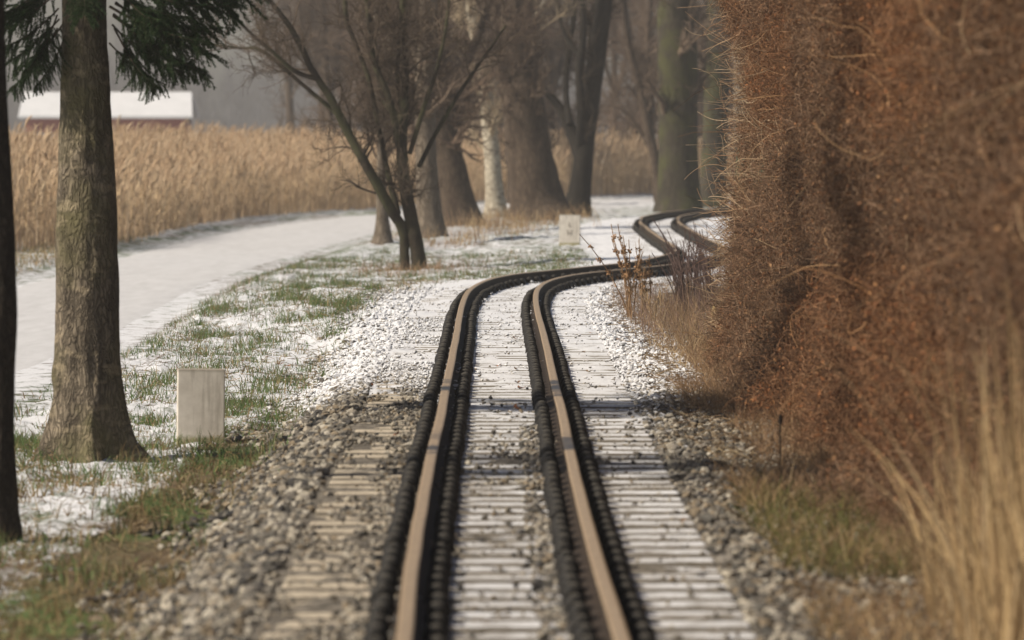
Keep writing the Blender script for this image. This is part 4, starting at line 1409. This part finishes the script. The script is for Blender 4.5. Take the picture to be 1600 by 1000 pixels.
weed(985, 500, .88, 9, 'tallest clump of rust brown weeds with seed heads right of the rails', (.26, .15, .07), 1)
weed(1006, 496, .72, 6, 'rust brown seed weed stalks just right of the tallest clump', (.28, .17, .08), 2)
weed(1020, 505, .32, 8, 'short tan weed clump at the foot of the tall seed stalks', (.36, .25, .13), 3, False)
for k, (px, py, h) in enumerate([(1068, 480, .6), (1090, 470, .62), (1105, 490, .58), (1078, 455, .6), (1112, 465, .62), (1060, 450, .55), (1074, 462, .8), (1086, 486, .75), (1098, 452, .78), (1066, 495, .62), (1118, 480, .8)]):
    weed(px, py, h, 9, 'thin purplish brown bare weed in the row along the hedge end', (.11, .07, .06), 10 + k, False)

# broken stump and stake
def stump():
    g = gp(1118, 500, -.05)
    root = link('wooden_stump', None, None, None, g)
    tag(root, 'small broken yellowish wooden stump in the dry grass by the hedge', 'stump')
    P = np.array([[[0, 0, -.05], [.0, 0, .02], [.005, 0, .06], [.012, 0, .09]]]); R_ = np.array([[.05, .046, .042, .036]])
    v, f = tubes(P, R_, 14)
    v[-14:, 2] += np.linspace(.03, -.045, 14) + np.random.default_rng(1).normal(0, .012, 14)
    v[14:-14, :2] *= 1 + np.random.default_rng(2).normal(0, .06, (len(v) - 28, 1))
    top = len(v); v = np.vstack([v, [[.012, 0, .055]]])
    b = len(v) - 15
    f3 = [[b + i, b + (i + 1) % 14, top, top] for i in range(14)]
    me = mesh_np('body', v, f, True); link('body', me, mat_plain('yellow_wood', (.34, .25, .10), (.52, .40, .20), 12, .8, .5), root)
    f3 = np.array(f3)[:, :3]
    link('broken_core', mesh_np('broken_core', v, f3, False), mat_plain('rotten_core', (.05, .03, .015), (.14, .09, .04), 30, .9, .5), root)


stump()
g = gp(1219, 742, -.06)
v, f = tubes(np.array([[[0, 0, -.05], [.002, 0, .10], [-.002, 0, .20], [0, 0, .245], [.001, 0, .262], [0, 0, .29], [0, 0, .30]]]), np.array([[.0045, .004, .004, .005, .012, .010, .002]]), 8)
tag(link('dead_stalk', mesh_np('dead_stalk', v, f), mat_plain('dark_stalk', (.04, .028, .018), (.10, .065, .042), 40), None, g), 'single dark upright stalk with a knobbed tip before the hedge', 'stalk')


# ------------------------------------------------------------------ air
hz = link('haze', mesh_np('haze', *box(-260, 260, -25, 700, -2.5, 26), smooth=False))
hm = bpy.data.materials.new('haze_air'); hm.use_nodes = True
nt = hm.node_tree; nt.nodes.clear()
o_ = nt.nodes.new('ShaderNodeOutputMaterial'); pv = nt.nodes.new('ShaderNodeVolumePrincipled')
pv.inputs['Color'].default_value = (.92, .885, .85, 1); pv.inputs['Density'].default_value = .0008; pv.inputs['Anisotropy'].default_value = .2
nt.links.new(pv.outputs[0], o_.inputs['Volume'])
hz.data.materials.append(hm); tag(hz, kind='stuff'); hz['label'] = 'thin pale winter haze in the air'

# ------------------------------------------------------------------ light, sky, camera
sun_dir = norm(V(-.76, -.26, .72))            # towards the sun
el = math.asin(sun_dir[2]); az = math.atan2(sun_dir[0], sun_dir[1])
sd = bpy.data.lights.new('sun', 'SUN'); sd.energy = 5.0; sd.angle = math.radians(1.0); sd.color = (1.0, .89, .74)
so = bpy.data.objects.new('sun', sd); COL.objects.link(so)
import mathutils
so.rotation_euler = mathutils.Vector(sun_dir).to_track_quat('Z', 'Y').to_euler()
w_ = bpy.data.worlds.new('World'); bpy.context.scene.world = w_; w_.use_nodes = True
wn = w_.node_tree; bg = wn.nodes['Background']
sk = wn.nodes.new('ShaderNodeTexSky'); sk.sky_type = 'NISHITA'; sk.sun_disc = False
sk.sun_elevation = el; sk.sun_rotation = az; sk.dust_density = 2.0; sk.air_density = 1.0
wn.links.new(sk.outputs[0], bg.inputs[0]); bg.inputs[1].default_value = .055

cd = bpy.data.cameras.new('camera'); co = bpy.data.objects.new('camera', cd); COL.objects.link(co)
co.location = (0, 0, CZ); co.rotation_euler = (math.pi / 2 - TH, 0, 0)
cd.sensor_width = 36; cd.lens = F / 1600 * 36; cd.clip_end = 3000; cd.clip_start = .1
cd.dof.use_dof = True; cd.dof.focus_distance = 43.0; cd.dof.aperture_fstop = 4.7; cd.dof.aperture_blades = 9
sc = bpy.context.scene
sc.camera = co
sc.view_settings.view_transform = 'Standard'; sc.view_settings.look = 'None'
sc.view_settings.exposure = 0.35; sc.view_settings.gamma = 1; sc.view_settings.use_curve_mapping = False
sc.render.engine = 'CYCLES'
sc.cycles.max_bounces = 6; sc.cycles.diffuse_bounces = 3; sc.cycles.glossy_bounces = 2; sc.cycles.transmission_bounces = 3; sc.cycles.volume_bounces = 0
sc.cycles.use_denoising = True
sc.cycles.sample_clamp_indirect = 6
